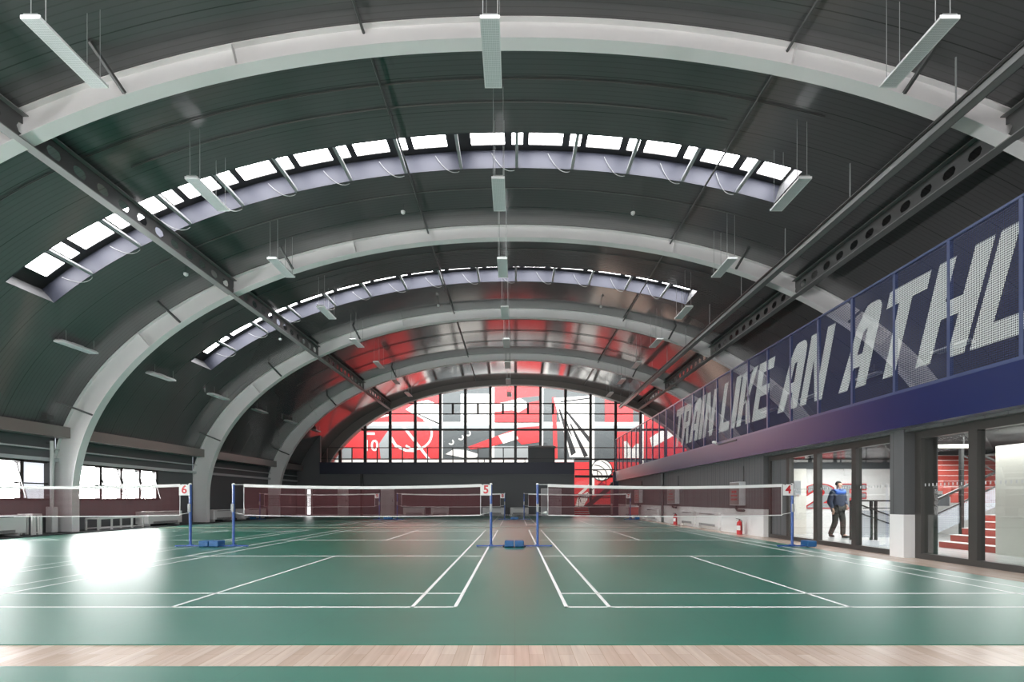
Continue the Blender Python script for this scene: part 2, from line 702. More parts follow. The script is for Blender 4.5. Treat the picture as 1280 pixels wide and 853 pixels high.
# ------------------------------------------------------------------ roof sheet with the openings of the roof lights
SKY_Y = [(-1.98, -0.62), (5.39, 6.75), (12.78, 14.13), (20.10, 21.45)]
S_L, S_R = s_of_x(-13.45), s_of_x(7.60)
s_lo = 0.0
while roof_s(s_lo)[1] > ROOF_EDGE:
    s_lo -= 0.02
s_list = sorted(set([s_lo + (S_L - s_lo) * i / 8 for i in range(9)] + [S_L + (S_R - S_L) * i / 70 for i in range(71)]
                    + [S_R + (-s_lo - S_R) * i / 30 for i in range(31)]))
y_list = [Y_BACK]
for a, b in SKY_Y:
    y_list += [a, b]
y_list.append(Y_GABLE + 0.35)
rm = MB()
idx = {}
for i, s in enumerate(s_list):
    p = roof_s(s)
    for j, y in enumerate(y_list):
        idx[i, j] = len(rm.v)
        rm.v.append((p[0], y, p[1]))
for i in range(len(s_list) - 1):
    sm = (s_list[i] + s_list[i + 1]) / 2
    for j in range(len(y_list) - 1):
        if S_L < sm < S_R and j % 2 == 1:
            continue
        rm.f.append((idx[i, j], idx[i + 1, j], idx[i + 1, j + 1], idx[i, j + 1]))
structure('ceiling', rm, M['roof'], smooth=True, recalc=False)

# roof lights
def roof_light(y0, y1, label, full):
    t = thing('skylight', label, 'skylight', (0, (y0 + y1) / 2, roof_s(0)[1]), 'curved roof lights')
    n = 70
    ss = [S_L + (S_R - S_L) * i / n for i in range(n + 1)]
    hc = 0.56
    far_w, near_w = MB(), MB()
    for yy, th, mb in ((y1, 0.03, far_w), (y0, -0.03, near_w)):
        rows = []
        for s in ss:
            a, b = roof_s(s, 0.0), roof_s(s, hc)
            rows.append([(a[0], yy, a[1]), (b[0], yy, b[1]), (b[0], yy + th, b[1]), (a[0], yy + th, a[1]), (a[0], yy, a[1])])
        mb.strip(rows)
    obj('curb', far_w, M['curb'], t)
    obj('curb', near_w, M['curb'], t)
    for se in (S_L, S_R):
        a, b = roof_s(se), roof_s(se, hc)
        d = -0.03 if se < 0 else 0.03
        mb = MB().prism([(a[0], y0, a[1]), (a[0], y1, a[1]), (b[0], y1, b[1]), (b[0], y0, b[1])], (d, 0, 0))
        obj('end_curb', mb, M['end_curb'], t)
    step, first = 1.62, 0.065
    ks = [k for k in range(-12, 8) if S_L < first + step * k < S_R]
    fr = MB()

    def plate(sa, sb, ya, yb, off, th):
        m_ = max(1, int((sb - sa) / 0.25))
        rows = []
        for i in range(m_ + 1):
            s = sa + (sb - sa) * i / m_
            a, b = roof_s(s, off), roof_s(s, off + th)
            rows.append([(a[0], ya, a[1]), (a[0], yb, a[1]), (b[0], yb, b[1]), (b[0], ya, b[1]), (a[0], ya, a[1])])
        return rows
    yg0, yg1 = y0 + 0.16, y1 - 0.20
    fr.strip(plate(S_L, S_R, y0, yg0, hc - 0.03, 0.06))
    fr.strip(plate(S_L, S_R, yg1, y1, hc - 0.03, 0.06))
    spans = []
    for k in range(min(ks) - 1, max(ks) + 2):
        b0 = first + step * k
        for a, b in ((b0 - 0.14, b0 + 0.17), (b0 + 0.34, b0 + 1.28)):
            if k == -1 and a < b0 and 12 < y0 < 13:
                continue
            a, b = max(a, S_L + 0.40), min(b, S_R - 0.07)
            if b - a > 0.25:
                spans.append((a, b))
    edges = [S_L] + [v for sp in spans for v in sp] + [S_R]
    for i in range(0, len(edges), 2):
        if edges[i + 1] - edges[i] > 0.01:
            fr.strip(plate(edges[i], edges[i + 1], yg0, yg1, hc - 0.05, 0.08))
    obj('frame', fr, M['black'], t)
    for a, b in spans:
        obj('pane', MB().strip(plate(a, b, yg0, yg1, hc - 0.005, 0.012)), M['sky_pane'], t)
    for k in ks:
        s = first + step * k
        a = roof_s(s, 0.05)
        nn = roof_s(s, 1.05) - a
        obj('strut', MB().bar((a[0], y0 - 0.04, a[1]), (a[0], y1 + 0.04, a[1]), 0.085, 0.10, up=(nn[0], 0, nn[1])), M['strut'], t)
        if full:
            q = roof_s(s - 0.72, 0.40)
            a2 = roof_s(s - 0.06, -0.03)
            c = roof_s(s - 0.38, -0.20)
            pts = []
            for i in range(11):
                u = i / 10
                p = q * (1 - u) ** 2 + c * 2 * u * (1 - u) + a2 * u ** 2
                pts.append((p[0], y1 - 0.05 + 0.10 * u, p[1]))
            obj('cable', MB().tube(pts, 0.009, 5), M['wire'], t)
    return t


roof_light(*SKY_Y[2], 'wide curved skylight band across the roof between the two nearest white arches', True)
roof_light(*SKY_Y[3], 'narrower looking skylight band between the second and third white arches', True)
for a_, b_ in SKY_Y[:2]:
    t_ = roof_light(a_, b_, 'skylight band out of frame above the camera', False)

# ------------------------------------------------------------------ arches
def arch(y, label, braces=True):
    t = thing('steel_arch', label, 'arch', (0, y + 0.15, 0), 'white steel arches')

    def ring(off_fn):
        p = arc_pts(off_fn)
        right = (p[0][0], 0.0)
        left = (p[-1][0], 0.0)
        return [right] + p + [left]

    def sweep(o1, o2, ya, yb):
        a, b = ring(o1), ring(o2)
        rows = []
        for (x1, z1), (x2, z2) in zip(a, b):
            rows.append([(x1, ya, z1), (x1, yb, z1), (x2, yb, z2), (x2, ya, z2), (x1, ya, z1)])
        mb = MB().strip(rows)
        for r in (rows[0], rows[-1]):
            mb.poly(r[:4])
        return mb
    obj('bottom_flange', sweep(lambda d: 0.0, lambda d: 0.025, y, y + 0.29), M['arch'], t, smooth=True)
    obj('web', sweep(lambda d: 0.025, lambda d: d - 0.03, y + 0.125, y + 0.155), M['arch'], t, smooth=True)
    obj('top_flange', sweep(lambda d: d - 0.03, lambda d: d - 0.008, y + 0.02, y + 0.27), M['arch'], t, smooth=True)
    for sx in (-1, 1):
        xo = A_IN + depth(0)
        obj('base_plate', MB().box(min(sx * 15.4, sx * (xo + .05)), max(sx * 15.4, sx * (xo + .05)), y - 0.04, y + 0.33, 0.0, 0.022), M['dark_steel'], t)
    for xs in (-12.9, -5.7, 5.7, 12.9):
        i = min(range(len(CURVE)), key=lambda k: abs(CURVE[k][0].x - xs))
        p, n, d = CURVE[i]
        a = (p.x + n.x * 0.025, p.y + H + n.y * 0.025)
        b = (p.x + n.x * (d - 0.03), p.y + H + n.y * (d - 0.03))
        obj('stiffener', MB().bar((a[0], y + 0.07, a[1]), (b[0], y + 0.07, b[1]), 0.012, 0.12, up=(0, 1, 0)), M['arch'], t)
    if braces:
        for xs in (-14.85, -11.8, -7.75, 7.85, 11.8):
            i = min(range(len(CURVE)), key=lambda k: abs(CURVE[k][0].x - xs) + (99 if CURVE[k][0].y < 1 else 0))
            p, n, d = CURVE[i]
            a = (p.x + n.x * 0.03, p.y + H + n.y * 0.03)
            b = (p.x + n.x * (d - 0.01), p.y + H + n.y * (d - 0.01))
            obj('brace', MB().bar((a[0], y + 0.02, a[1]), (b[0], y - 0.62, b[1]), 0.06, 0.06), M['dark_steel'], t)
    return t


ARCH_Y = [9.66, 17.0, 24.4, 31.85]
for y_, l_ in zip(ARCH_Y, ['white steel arch nearest the camera, sweeping over the top of the photo',
                           'second white steel arch, its left foot standing between the two window groups',
                           'third white steel arch, just beyond the narrower skylight band',
                           'fourth white steel arch, under the red reflections before the glazed end wall']):
    arch(y_, l_)
arch(2.3, 'white steel arch out of frame above the camera', False)
g_arch = thing('gable_arch', 'grey arched edge beam framing the glazed end wall', 'arch', (0, Y_GABLE, 0))


def gable_sweep(o1, o2, ya, yb):
    a, b = arc_pts(o1), arc_pts(o2)
    rows = []
    for (x1, z1), (x2, z2) in zip(a, b):
        rows.append([(x1, ya, z1), (x1, yb, z1), (x2, yb, z2), (x2, ya, z2), (x1, ya, z1)])
    return MB().strip(rows)


obj('edge_beam', gable_sweep(lambda d: 0.02, lambda d: d, Y_GABLE - 0.45, Y_GABLE + 0.3), M['ledge'], g_arch, smooth=True)
obj('edge_trim', gable_sweep(lambda d: -0.05, lambda d: 0.02, Y_GABLE - 0.47, Y_GABLE - 0.4), M['white'], g_arch, smooth=True)

# ------------------------------------------------------------------ longitudinal beams and tray
def castellated(x, z0, label):
    t = thing('castellated_beam', label, 'beam', (x, 12.0, z0))
    hgt = 0.56
    y0, y1 = Y_BACK + 0.2, Y_GABLE - 0.5
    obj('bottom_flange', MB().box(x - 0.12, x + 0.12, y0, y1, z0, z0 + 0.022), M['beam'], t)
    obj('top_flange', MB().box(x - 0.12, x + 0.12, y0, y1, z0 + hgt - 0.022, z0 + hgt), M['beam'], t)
    web = MB()
    pitch = 0.62
    y = y0
    zc = z0 + hgt / 2
    while y + pitch <= y1:
        c = y + pitch / 2
        outer = [(c - pitch / 2, z0 + 0.022), (c, z0 + 0.022), (c + pitch / 2, z0 + 0.022), (c + pitch / 2, zc),
                 (c + pitch / 2, z0 + hgt - 0.022), (c, z0 + hgt - 0.022), (c - pitch / 2, z0 + hgt - 0.022), (c - pitch / 2, zc)]
        hole = [(c + 0.17 * a, zc + 0.12 * b) for a, b in ((-.75, -.8), (0, -1), (.75, -.8), (1, 0), (.75, .8), (0, 1), (-.75, .8), (-1, 0))]
        for k in range(8):
            j = (k + 1) % 8
            web.poly([(x, *outer[k]), (x, *outer[j]), (x, *hole[j]), (x, *hole[k])])
        y += pitch
    w2 = MB()
    w2.v = [(p[0] - 0.006, p[1], p[2]) for p in web.v] + [(p[0] + 0.006, p[1], p[2]) for p in web.v]
    n = len(web.v)
    w2.f = web.f + [tuple(n + i for i in f[::-1]) for f in web.f]
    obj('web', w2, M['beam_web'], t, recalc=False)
    return t


castellated(-9.95, 7.22 + H, 'grey beam with a row of holes running under the left side of the roof')
castellated(9.95, 7.20 + H, 'grey beam with a row of holes running under the right side of the roof')
tr = thing('cable_tray', 'long slim grey cable tray hung below the arches on the right', 'cable tray', (8.4, 12, 7.27 + H))
obj('tray', MB().box(8.30, 8.50, 2.75, 38.4, 7.27 + H, 7.275 + H).box(8.30, 8.315, 2.75, 38.4, 7.27 + H, 7.50 + H)
    .box(8.485, 8.50, 2.75, 38.4, 7.27 + H, 7.36 + H), M['tray'], tr)
obj('cable_bundle', MB().tube([(8.27, 2.75, 7.42 + H), (8.27, 38.4, 7.42 + H)], 0.035, 6), M['black'], tr)
for k in range(13):
    y = 3.4 + 2.9 * k
    obj('hanger', MB().bar((8.4, y, 7.27 + H), (8.4, y, roof_z(8.4) - 0.01), 0.02), M['wire'], tr)
for x_, l_ in ((-3.05, 'thin dark conduit running along the roof left of the crown'), (5.52, 'thin dark conduit running along the roof right of the crown')):
    z_ = roof_z(x_)
    mb_ = MB()
    tag(obj('conduit', MB().tube([(x_, 2.75, z_ - 0.10), (x_, 38.5, z_ - 0.10)], 0.03, 6), M['dark_steel']), l_, 'pipe')
for k, (yy, sa, sb) in enumerate(((11.1, -13.6, 7.2), (11.75, -9.5, 5.2), (15.0, -11.8, 7.4), (18.6, -12.5, 8.0), (25.9, -13, 8), (27.6, -13, 8), (29.4, -13, 8))):
    pts = [(roof_s(sa + (sb - sa) * i / 40, -0.03)[0], yy, roof_s(sa + (sb - sa) * i / 40, -0.03)[1]) for i in range(41)]
    lab = ['thin dark cable pipe curving over the roof just past the nearest arch', 'second thin cable pipe on the roof before the nearest skylight band',
           'thin cable pipe curving over the roof just past the nearest skylight band', 'thin cable pipe on the roof just past the second arch',
           'first thin cable pipe crossing the red reflections past the third arch', 'middle thin cable pipe crossing the red reflections past the third arch',
           'last thin cable pipe crossing the red reflections before the fourth arch'][k]
    tag(obj('cable_pipe', MB().tube(pts, 0.016, 5), M['dark_steel']), lab, 'pipe', 'cable pipes on the roof')

# smoke detectors
for x_, y_, l_ in ((-3.57, 15.5, 'small white smoke detector on the roof left of centre past the nearest skylight band'),
                   (3.8, 15.5, 'small white smoke detector on the roof right of centre past the nearest skylight band'),
                   (-10.6, 15.6, 'small white smoke detector below the left holed beam before the second arch'),
                   (-10.6, 21.9, 'small white smoke detector below the left holed beam past the second arch'),
                   (-3.6, 22.9, 'small white smoke detector on the roof left of centre past the narrower skylight band'),
                   (4.1, 22.9, 'small white smoke detector on the roof right of centre past the narrower skylight band')):
    z_ = roof_z(x_)
    t = thing('smoke_detector', l_, 'smoke detector', (x_, y_, z_ - 0.3), 'smoke detectors')
    obj('body', MB().lathe(x_, y_, [(0.03, z_ - 0.33), (0.065, z_ - 0.30), (0.07, z_ - 0.24), (0.03, z_ - 0.22)], 12), M['white'], t, smooth=True)
    obj('stem', MB().tube([(x_, y_, z_ - 0.22), (x_, y_, z_ - 0.005)], 0.012, 6), M['dark_steel'], t)

# ------------------------------------------------------------------ pendant lamps
def grid_mat():
    m = mat('lamp_louvre', (0.66, 0.69, 0.70), 0.4)
    N, L, b = nodes(m)
    _, xyz = position(N, L)
    a = add_math(N, L, 'LESS_THAN', add_math(N, L, 'FRACT', add_math(N, L, 'DIVIDE', xyz[0], 0.03)), 0.2)
    c = add_math(N, L, 'LESS_THAN', add_math(N, L, 'FRACT', add_math(N, L, 'DIVIDE', xyz[1], 0.04)), 0.2)
    mx = N.new('ShaderNodeMix')
    mx.data_type = 'RGBA'
    mx.inputs['A'].default_value = (0.50, 0.53, 0.54, 1)
    mx.inputs['B'].default_value = (0.72, 0.74, 0.75, 1)
    L.new(add_math(N, L, 'MAXIMUM', a, c), mx.inputs['Factor'])
    L.new(mx.outputs['Result'], b.inputs['Base Color'])
    return m


M['louvre'] = grid_mat()


def pendant(x, y, z, label, group):
    t = thing('pendant_lamp', label, 'lamp', (x, y, z), group)
    w, l = 0.155, 0.625
    mb = MB()
    prof = [(-w, 0.0), (-w, 0.035), (-w * 0.7, 0.09), (w * 0.7, 0.09), (w, 0.035), (w, 0.0), (w - 0.018, 0.0), (w - 0.018, 0.012), (-w + 0.018, 0.012), (-w + 0.018, 0.0)]
    rows = [[(x + a, y - l, z + b) for a, b in prof + prof[:1]], [(x + a, y + l, z + b) for a, b in prof + prof[:1]]]
    mb.strip(rows)
    for s in (-1, 1):
        mb.box(x - w, x + w, y + s * l - 0.008, y + s * l + 0.008, z, z + 0.06)
    obj('housing', mb, M['lamp'], t)
    obj('louvre', MB().box(x - w + 0.018, x + w - 0.018, y - l + 0.01, y + l - 0.01, z + 0.004, z + 0.012), M['louvre'], t)
    obj('driver_box', MB().box(x - 0.05, x + 0.05, y - 0.2, y + 0.2, z + 0.09, z + 0.125), M['lamp'], t)
    for sx in (-1, 1):
        for sy in (-1, 1):
            xx, yy = x + sx * w * 0.75, y + sy * l * 0.8
            obj('suspension_wire', MB().tube([(xx, yy, z + 0.06), (xx, yy, roof_z(xx) - 0.004)], 0.006, 5), M['wire'], t)
    return t


ordn = ['nearest', 'second', 'third', 'fourth', 'fifth', 'sixth', 'seventh', 'eighth', 'ninth']
ST = [8.12 + 3.73 * k for k in range(8)]
for x_, z_, row, k0 in ((-0.38, 7.46, 'the middle row under the crown of the roof', 0), (-7.5, 7.46, 'the upper left row beside the holed beam', 0),
                        (6.75, 7.46, 'the right row beside the cable tray', 0), (-14.1, 4.9, 'the low row along the left haunch', 2),
                        (14.1, 4.9, 'the low row over the mezzanine behind the mesh', 0)):
    proto = None
    for n_, k in enumerate(range(k0, len(ST))):
        lab = 'white linear pendant lamp, %s in %s' % (ordn[n_], row)
        grp = 'pendant lamps of ' + row
        if proto is None:
            proto = pendant(x_, ST[k], z_ + H, lab, grp)
        else:
            c = copy_tree(proto, (x_, ST[k], z_ + H))
            c['label'] = lab

# ------------------------------------------------------------------ left wall
XL = -16.2
wins = [(-9.6, -5.8), (-3.2, 1.6), (3.2, 8.9), (10.9, 16.85), (17.9, 21.85)]
zb, zt = 1.15, 2.48
ALL_ARCH = [2.3] + ARCH_Y


def wall_run(mb, xf, sgn, y0, y1, z0, z1):
    """wall stretch with a pocket where an arch foot stands in it"""
    y = y0
    for a in ALL_ARCH + [Y_GABLE - 0.47]:
        e = a + (0.34 if a < Y_GABLE - 1 else 0.82)
        if a - 0.05 >= y1 or e <= y:
            continue
        if a - 0.05 > y:
            mb.box(min(xf, xf + sgn * 0.25), max(xf, xf + sgn * 0.25), y, a - 0.05, z0, z1)
        b0_, b1_ = max(y, a - 0.05), min(y1, e)
        mb.box(min(xf + sgn * 0.27, xf + sgn * 0.47), max(xf + sgn * 0.27, xf + sgn * 0.47), b0_, b1_, z0, z1)
        y = b1_
    if y < y1:
        mb.box(min(xf, xf + sgn * 0.25), max(xf, xf + sgn * 0.25), y, y1, z0, z1)
    return mb


wl = MB()
ys = [Y_BACK] + [v for w in wins for v in w] + [Y_GABLE + 0.4]
for i in range(0, len(ys), 2):
    wall_run(wl, XL, -1, ys[i], ys[i + 1], 0, 3.9)
for a, b in wins:
    wl.box(XL - 0.25, XL, a, b, 0, zb)
    wl.box(XL - 0.25, XL, a, b, zt, 3.9)
structure('wall_left', wl, M['wall'])
# ledge under the foot of the roof
structure('trim_2', MB().box(-16.2, -15.72, Y_BACK, Y_GABLE - 0.5, 3.33, 3.72), M['ledge'])
structure('trim_3', MB().box(-16.2, -16.10, Y_BACK, Y_GABLE - 0.5, 2.90, 2.95), M['lightgrey'])
structure('trim_4', MB().box(-16.2, -16.12, Y_BACK, 36, 2.50, 2.62), M['lightgrey'])
wn = 2
for a, b in wins:
    if b < 2:
        n_ = 4
    else:
        n_ = max(1, round((b - a) / 0.975))
    t = set_structure('window_%d' % wn, (XL, (a + b) / 2, zb))
    wn += 1
    fr = MB()
    st = (b - a) / n_
    for k in range(n_ + 1):
        fr.box(XL - 0.14, XL + 0.05, a + st * k - 0.06, a + st * k + 0.06, zb, zt)
    fr.box(XL - 0.14, XL + 0.05, a, b, zb, zb + 0.06).box(XL - 0.14, XL + 0.05, a, b, zt - 0.06, zt)
    fr.box(XL - 0.13, XL - 0.01, a, b, zb + 0.55, zb + 0.59)
    obj('window_frame', fr, M['black'], t)
    for k in range(n_):
        dim = (10 < a < 12 and k == n_ - 1)
        obj('pane', MB().box(XL - 0.17, XL - 0.155, a + st * k + 0.02, a + st * (k + 1) - 0.02, zb + 0.02, zt - 0.02), M['win_pane_dim' if dim else 'win_pane'], t)
        if a > 10 and not dim and k > 0:
            # inward tilted sash, hinged at its foot frame
            ya, yb = a + st * k + 0.06, a + st * (k + 1) - 0.06
            top = Vector((XL - 0.08, 0, zt - 0.09))
            bot = Vector((XL + 0.26, 0, zb + 0.05))
            sash = MB()
            for yy in (ya, yb):
                sash.bar((top.x, yy, top.z), (bot.x, yy, bot.z), 0.035, 0.035)
            sash.bar((bot.x, ya, bot.z), (bot.x, yb, bot.z), 0.035, 0.035)
            sash.bar((top.x, ya, top.z), (top.x, yb, top.z), 0.035, 0.035)
            obj('sash', sash, M['black'], t)
structure('window_1', MB().box(XL - 0.02, XL + 0.05, 10.6, 22.1, 1.08, 1.14), M['lightgrey']) if False else None


def fan_coil(x_face, x_wall, y0, y1, h, label, group, axis='x'):
    """white floor unit against a wall; its face looks into the hall"""
    if axis == 'x':
        cx, cy = (x_face + x_wall) / 2, (y0 + y1) / 2
        xa, xb = min(x_face, x_wall), max(x_face, x_wall)
        ya, yb = y0, y1
    else:
        cx, cy = (y0 + y1) / 2, (x_face + x_wall) / 2
        xa, xb = y0, y1
        ya, yb = min(x_face, x_wall), max(x_face, x_wall)
    t = thing('fan_coil_unit', label, 'radiator', (cx, cy, 0.0), group)
    z0 = 0.12
    obj('casing', MB().cbox(xa, xb, ya, yb, z0, h, 0.015), M['white'], t)
    e = 0.004
    s = 1 if x_face > x_wall else -1
    fl = MB()
    sl = MB()
    L_ = y1 - y0

    def patch(mb, u0, u1, v0, v1):
        if axis == 'x':
            mb.box(min(x_face, x_face + s * e), max(x_face, x_face + s * e), y0 + u0 * L_, y0 + u1 * L_, v0, v1)
        else:
            mb.box(y0 + u0 * L_, y0 + u1 * L_, min(x_face, x_face + s * e), max(x_face, x_face + s * e), v0, v1)
    for k in range(4):
        patch(sl, 0.14, 0.86, z0 + 0.02 + 0.022 * k, z0 + 0.034 + 0.022 * k)
    patch(fl, 0.16, 0.84, h - 0.07, h - 0.045)
    obj('air_grille', sl, M['dark_steel'], t)
    obj('top_slot', fl, M['dark_steel'], t)
    for u in (0.04, 0.9):
        if axis == 'x':
            ft = MB().box(xa + 0.03, xb - 0.01, y0 + u * L_, y0 + u * L_ + 0.05, 0.0, z0 + 0.01)
        else:
            ft = MB().box(y0 + u * L_, y0 + u * L_ + 0.05, ya + 0.03, yb - 0.01, 0.0, z0 + 0.01)
        obj('foot', ft, M['white'], t)
    return t


GL = 'white units along the left wall'
fan_coil(-15.55, -16.15, 12.9, 15.42, 0.68, 'white radiator unit at the left edge under the nearest windows', GL)
fan_coil(-15.6, -16.15, 20.6, 22.7, 0.66, 'white radiator unit right of the low white frame, before the third arch', GL)
fan_coil(-15.6, -16.15, 25.1, 26.9, 0.64, 'white radiator unit just past the third arch foot', GL)
fan_coil(-15.6, -16.15, 28.0, 30.4, 0.64, 'white radiator unit before the fourth arch foot', GL)


def low_frame(y0, y1, h, label):
    t = thing('pipe_stand', label, 'stand', (-15.6, (y0 + y1) / 2, 0.03))
    for x in (-15.45, -15.9):
        obj('rail', MB().bar((x, y0, h), (x, y1, h), 0.06, 0.06), M['white'], t)
        obj('rail', MB().bar((x, y0, 0.10), (x, y1, 0.10), 0.04, 0.04), M['white'], t)
    for y in (y0, y1):
        obj('rail', MB().bar((-15.45, y, h), (-15.9, y, h), 0.05, 0.05), M['white'], t)
    for y in (y0, y0 + (y1 - y0) * 0.28, y0 + (y1 - y0) * 0.74, y1):
        for x in (-15.45, -15.9):
            obj('leg', MB().bar((x, y, 0.03), (x, y, h), 0.05, 0.05), M['white'], t)
    return t


low_frame(17.95, 20.1, 0.46, 'low white pipe frame standing right of the second arch foot')
low_frame(15.5, 15.78, 0.68, 'short white pipe frame at the right end of the left radiator')
# rain pipe beside the second arch foot
t = thing('downpipe', 'white vertical pipe beside the foot of the second arch', 'pipe', (-16.05, 16.75, 0.03))
obj('pipe', MB().tube([(-16.02, 16.75, 0.9), (-16.02, 16.75, 3.2)], 0.055, 10), M['white'], t, smooth=True)
obj('lower_sleeve', MB().cbox(-16.14, -15.90, 16.64, 16.86, 0.03, 0.92, 0.02), M['white'], t)
for z_ in (1.3, 2.4, 3.1):
    obj('bracket', MB().box(-16.195, -15.98, 16.72, 16.78, z_, z_ + 0.05), M['dark_steel'], t)
# flood lamp on the second arch
t = thing('wall_lamp', 'small dark flood lamp at the haunch of the second arch on the left', 'lamp', (-15.75, 16.3, 3.9))
obj('head', MB().cbox(-15.95, -15.6, 16.15, 16.4, 3.84, 4.02, 0.02), M['dark_steel'], t)
obj('bracket', MB().bar((-15.8, 16.3, 4.0), (-15.8, 16.7, 4.12), 0.04), M['dark_steel'], t)

# ------------------------------------------------------------------ far wall below the gallery
YW = Y_FAR
XO0, XO1 = 4.46, 7.6         # opening at its right end
fw = MB().box(-16.2, XO0, YW, YW + 0.25, 0, 3.3)
structure('wall_far', fw, M['wall'])
structure('gallery_floor', MB().box(-14.45, XO0, YW, Y_GABLE - 0.05, 3.30, 3.95), M['wall'])
structure('gallery_parapet', MB().box(-14.45, XO0, YW - 0.12, YW, 3.08, 3.96), M['navy_dark'])
structure('wall_gallery', MB().box(-16.2, -14.45, YW - 0.04, YW + 0.2, 2.1, 5.6).box(-15.75, -14.45, YW - 0.04, YW + 0.2, 5.6, 6.2), M['wall'])
structure('baseboard_far', MB().box(-16.2, XO0, YW - 0.03, YW - 0.001, 0.0, 0.09), M['lightgrey'])


def door(n, x0, x1, h, m, frame=M['white']):
    t = set_structure('door_%d' % n, ((x0 + x1) / 2, YW, 0))
    obj('door_leaf', MB().box(x0 + 0.05, x1 - 0.05, YW - 0.035, YW - 0.004, 0.01, h - 0.05), m, t)
    obj('door_frame', MB().box(x0, x0 + 0.05, YW - 0.06, YW - 0.002, 0, h).box(x1 - 0.05, x1, YW - 0.06, YW - 0.002, 0, h)
        .box(x0, x1, YW - 0.06, YW - 0.002, h - 0.05, h), frame, t)
    obj('door_handle', MB().bar((x1 - 0.14, YW - 0.05, 1.02), (x1 - 0.14, YW - 0.05, 1.2), 0.03), M['dark_steel'], t)
    return t


t = door(1, -15.55, -15.0, 2.02, M['wall'])
obj('door_glass', MB().box(-15.42, -15.14, YW - 0.045, YW - 0.036, 0.08, 1.94), mat('door_daylight', (0.8, 0.8, 0.8), 0.4, emit=((1, 1, 1), 1.6)), t)
door(2, -13.15, -12.35, 2.03, M['white'])
door(3, -9.95, -8.92, 2.03, M['white'])
door(4, 1.98, 3.5, 2.02, M['lightgrey'])
GF = 'white units along the far wall'
for x0, x1, l_ in ((-8.2, -6.6, 'white radiator unit on the far wall, right of the white door in the middle left'),
                   (-6.15, -4.85, 'white radiator unit on the far wall, second to the right of the white door'),
                   (-2.35, -0.75, 'white radiator unit on the far wall seen left of the gap between the middle nets'),
                   (-0.3, 1.05, 'white radiator unit on the far wall seen in the gap between the middle nets')):
    fan_coil(YW - 0.42, YW - 0.03, x0, x1, 0.6, l_, GF, axis='y')
for x_, l_ in ((-6.42, 'pair of dark pipes on the far wall between the two left radiator units'),
               (-0.52, 'pair of dark pipes on the far wall between the two middle radiator units')):
    t = thing('pipe_pair', l_, 'pipe', (x_, YW - 0.12, 0))
    for d_ in (-0.06, 0.06):
        obj('pipe', MB().tube([(x_ + d_, YW - 0.12, 0.0), (x_ + d_, YW - 0.12, 0.62)], 0.022, 6), M['dark_steel'], t)
t = thing('gallery_post', 'thin dark steel post standing before the far wall on the left', 'post', (-11.3, YW - 0.2, 0))
obj('shaft', MB().box(-11.38, -11.22, YW - 0.28, YW - 0.13, 0.012, 3.08), M['black'], t)
obj('base_plate', MB().box(-11.45, -11.15, YW - 0.34, YW - 0.06, 0.0, 0.012), M['black'], t)
# gallery railing
t = thing('gallery_railing', 'thin black railing along the gallery in front of the glazed end wall', 'railing', (-5, YW - 0.04, 3.96))
obj('top_rail', MB().bar((-14.4, YW - 0.04, 5.05), (XO0 - 0.2, YW - 0.04, 5.05), 0.05), M['black'], t)
obj('mid_rail', MB().bar((-14.4, YW - 0.04, 4.25), (XO0 - 0.2, YW - 0.04, 4.25), 0.03), M['black'], t)
x_ = -13.95
while x_ < XO0:
    obj('post', MB().bar((x_, YW - 0.04, 3.95), (x_, YW - 0.04, 5.05), 0.07), M['black'], t)
    x_ += 1.875
t = thing('gallery_bench', 'dark bench on the gallery behind the railing, left of the dark box', 'bench', (-1.2, YW + 0.9, 3.95))
obj('seat', MB().cbox(-4.0, 1.0, YW + 0.75, YW + 1.15, 4.30, 4.38, 0.015), M['black'], t)
for x_ in (-3.8, -2.3, -0.8, 0.8):
    obj('leg', MB().box(x_ - 0.03, x_ + 0.03, YW + 0.8, YW + 1.1, 3.95, 4.31), M['black'], t)
t = thing('equipment_box', 'dark grey box with a maroon lid on the gallery behind the railing', 'box', (2.05, YW + 0.8, 3.95))
obj('body', MB().cbox(1.1, 3.05, YW + 0.4, YW + 1.2, 3.95, 5.05, 0.03), M['wall'], t)
obj('lid', MB().cbox(1.05, 3.1, YW + 0.35, YW + 1.25, 5.05, 5.25, 0.05), M['ledge'], t)
obj('handle', MB().tube([(2.2, YW + 0.5, 5.24), (2.22, YW + 0.5, 5.42), (2.4, YW + 0.5, 5.44), (2.45, YW + 0.5, 5.24)], 0.025, 6), M['black'], t)

# ------------------------------------------------------------------ glazed end wall (window_1)
def curve_z(x):
    k = min(abs(x) / A_IN, 1.0)
    return H + B_IN * (1 - k ** N_IN) ** (1 / N_IN)


wg = set_structure('window_1', (0, Y_GABLE, 3.95))
mull = MB()
for k in range(-8, 9):
    x = 0.085 + 2.03 * k
    if abs(x) > 14.6:
        continue
    zb_ = 0.0 if x > 4.8 else 3.9
    mull.box(x - 0.11, x + 0.11, Y_GABLE - 0.12, Y_GABLE + 0.06, zb_, curve_z(x) + 0.05)
trn = MB()
for yp, th in ((504.8, 0.075), (517.8, 0.075), (537.5, 0.17), (560, 0.06), (574.5, 0.05)):
    z_ = H + (625.5 - yp) * Y_GABLE / F
    xm = 14.6
    while curve_z(xm) < z_ and xm > 0:
        xm -= 0.05
    trn.box(-xm, xm, Y_GABLE - 0.09, Y_GABLE + 0.05, z_ - th / 2, z_ + th / 2)
for yp, th in ((574.5, 0.12), (587.5, 0.07), (596, 0.2), (622, 0.08)):
    z_ = H + (625.5 - yp) * Y_GABLE / F
    trn.box(4.9, 13.5, Y_GABLE - 0.09, Y_GABLE + 0.05, z_ - th / 2, z_ + th / 2)
z1_, z2_ = [H + (625.5 - v) * Y_GABLE / F for v in (517.8, 504.8)]
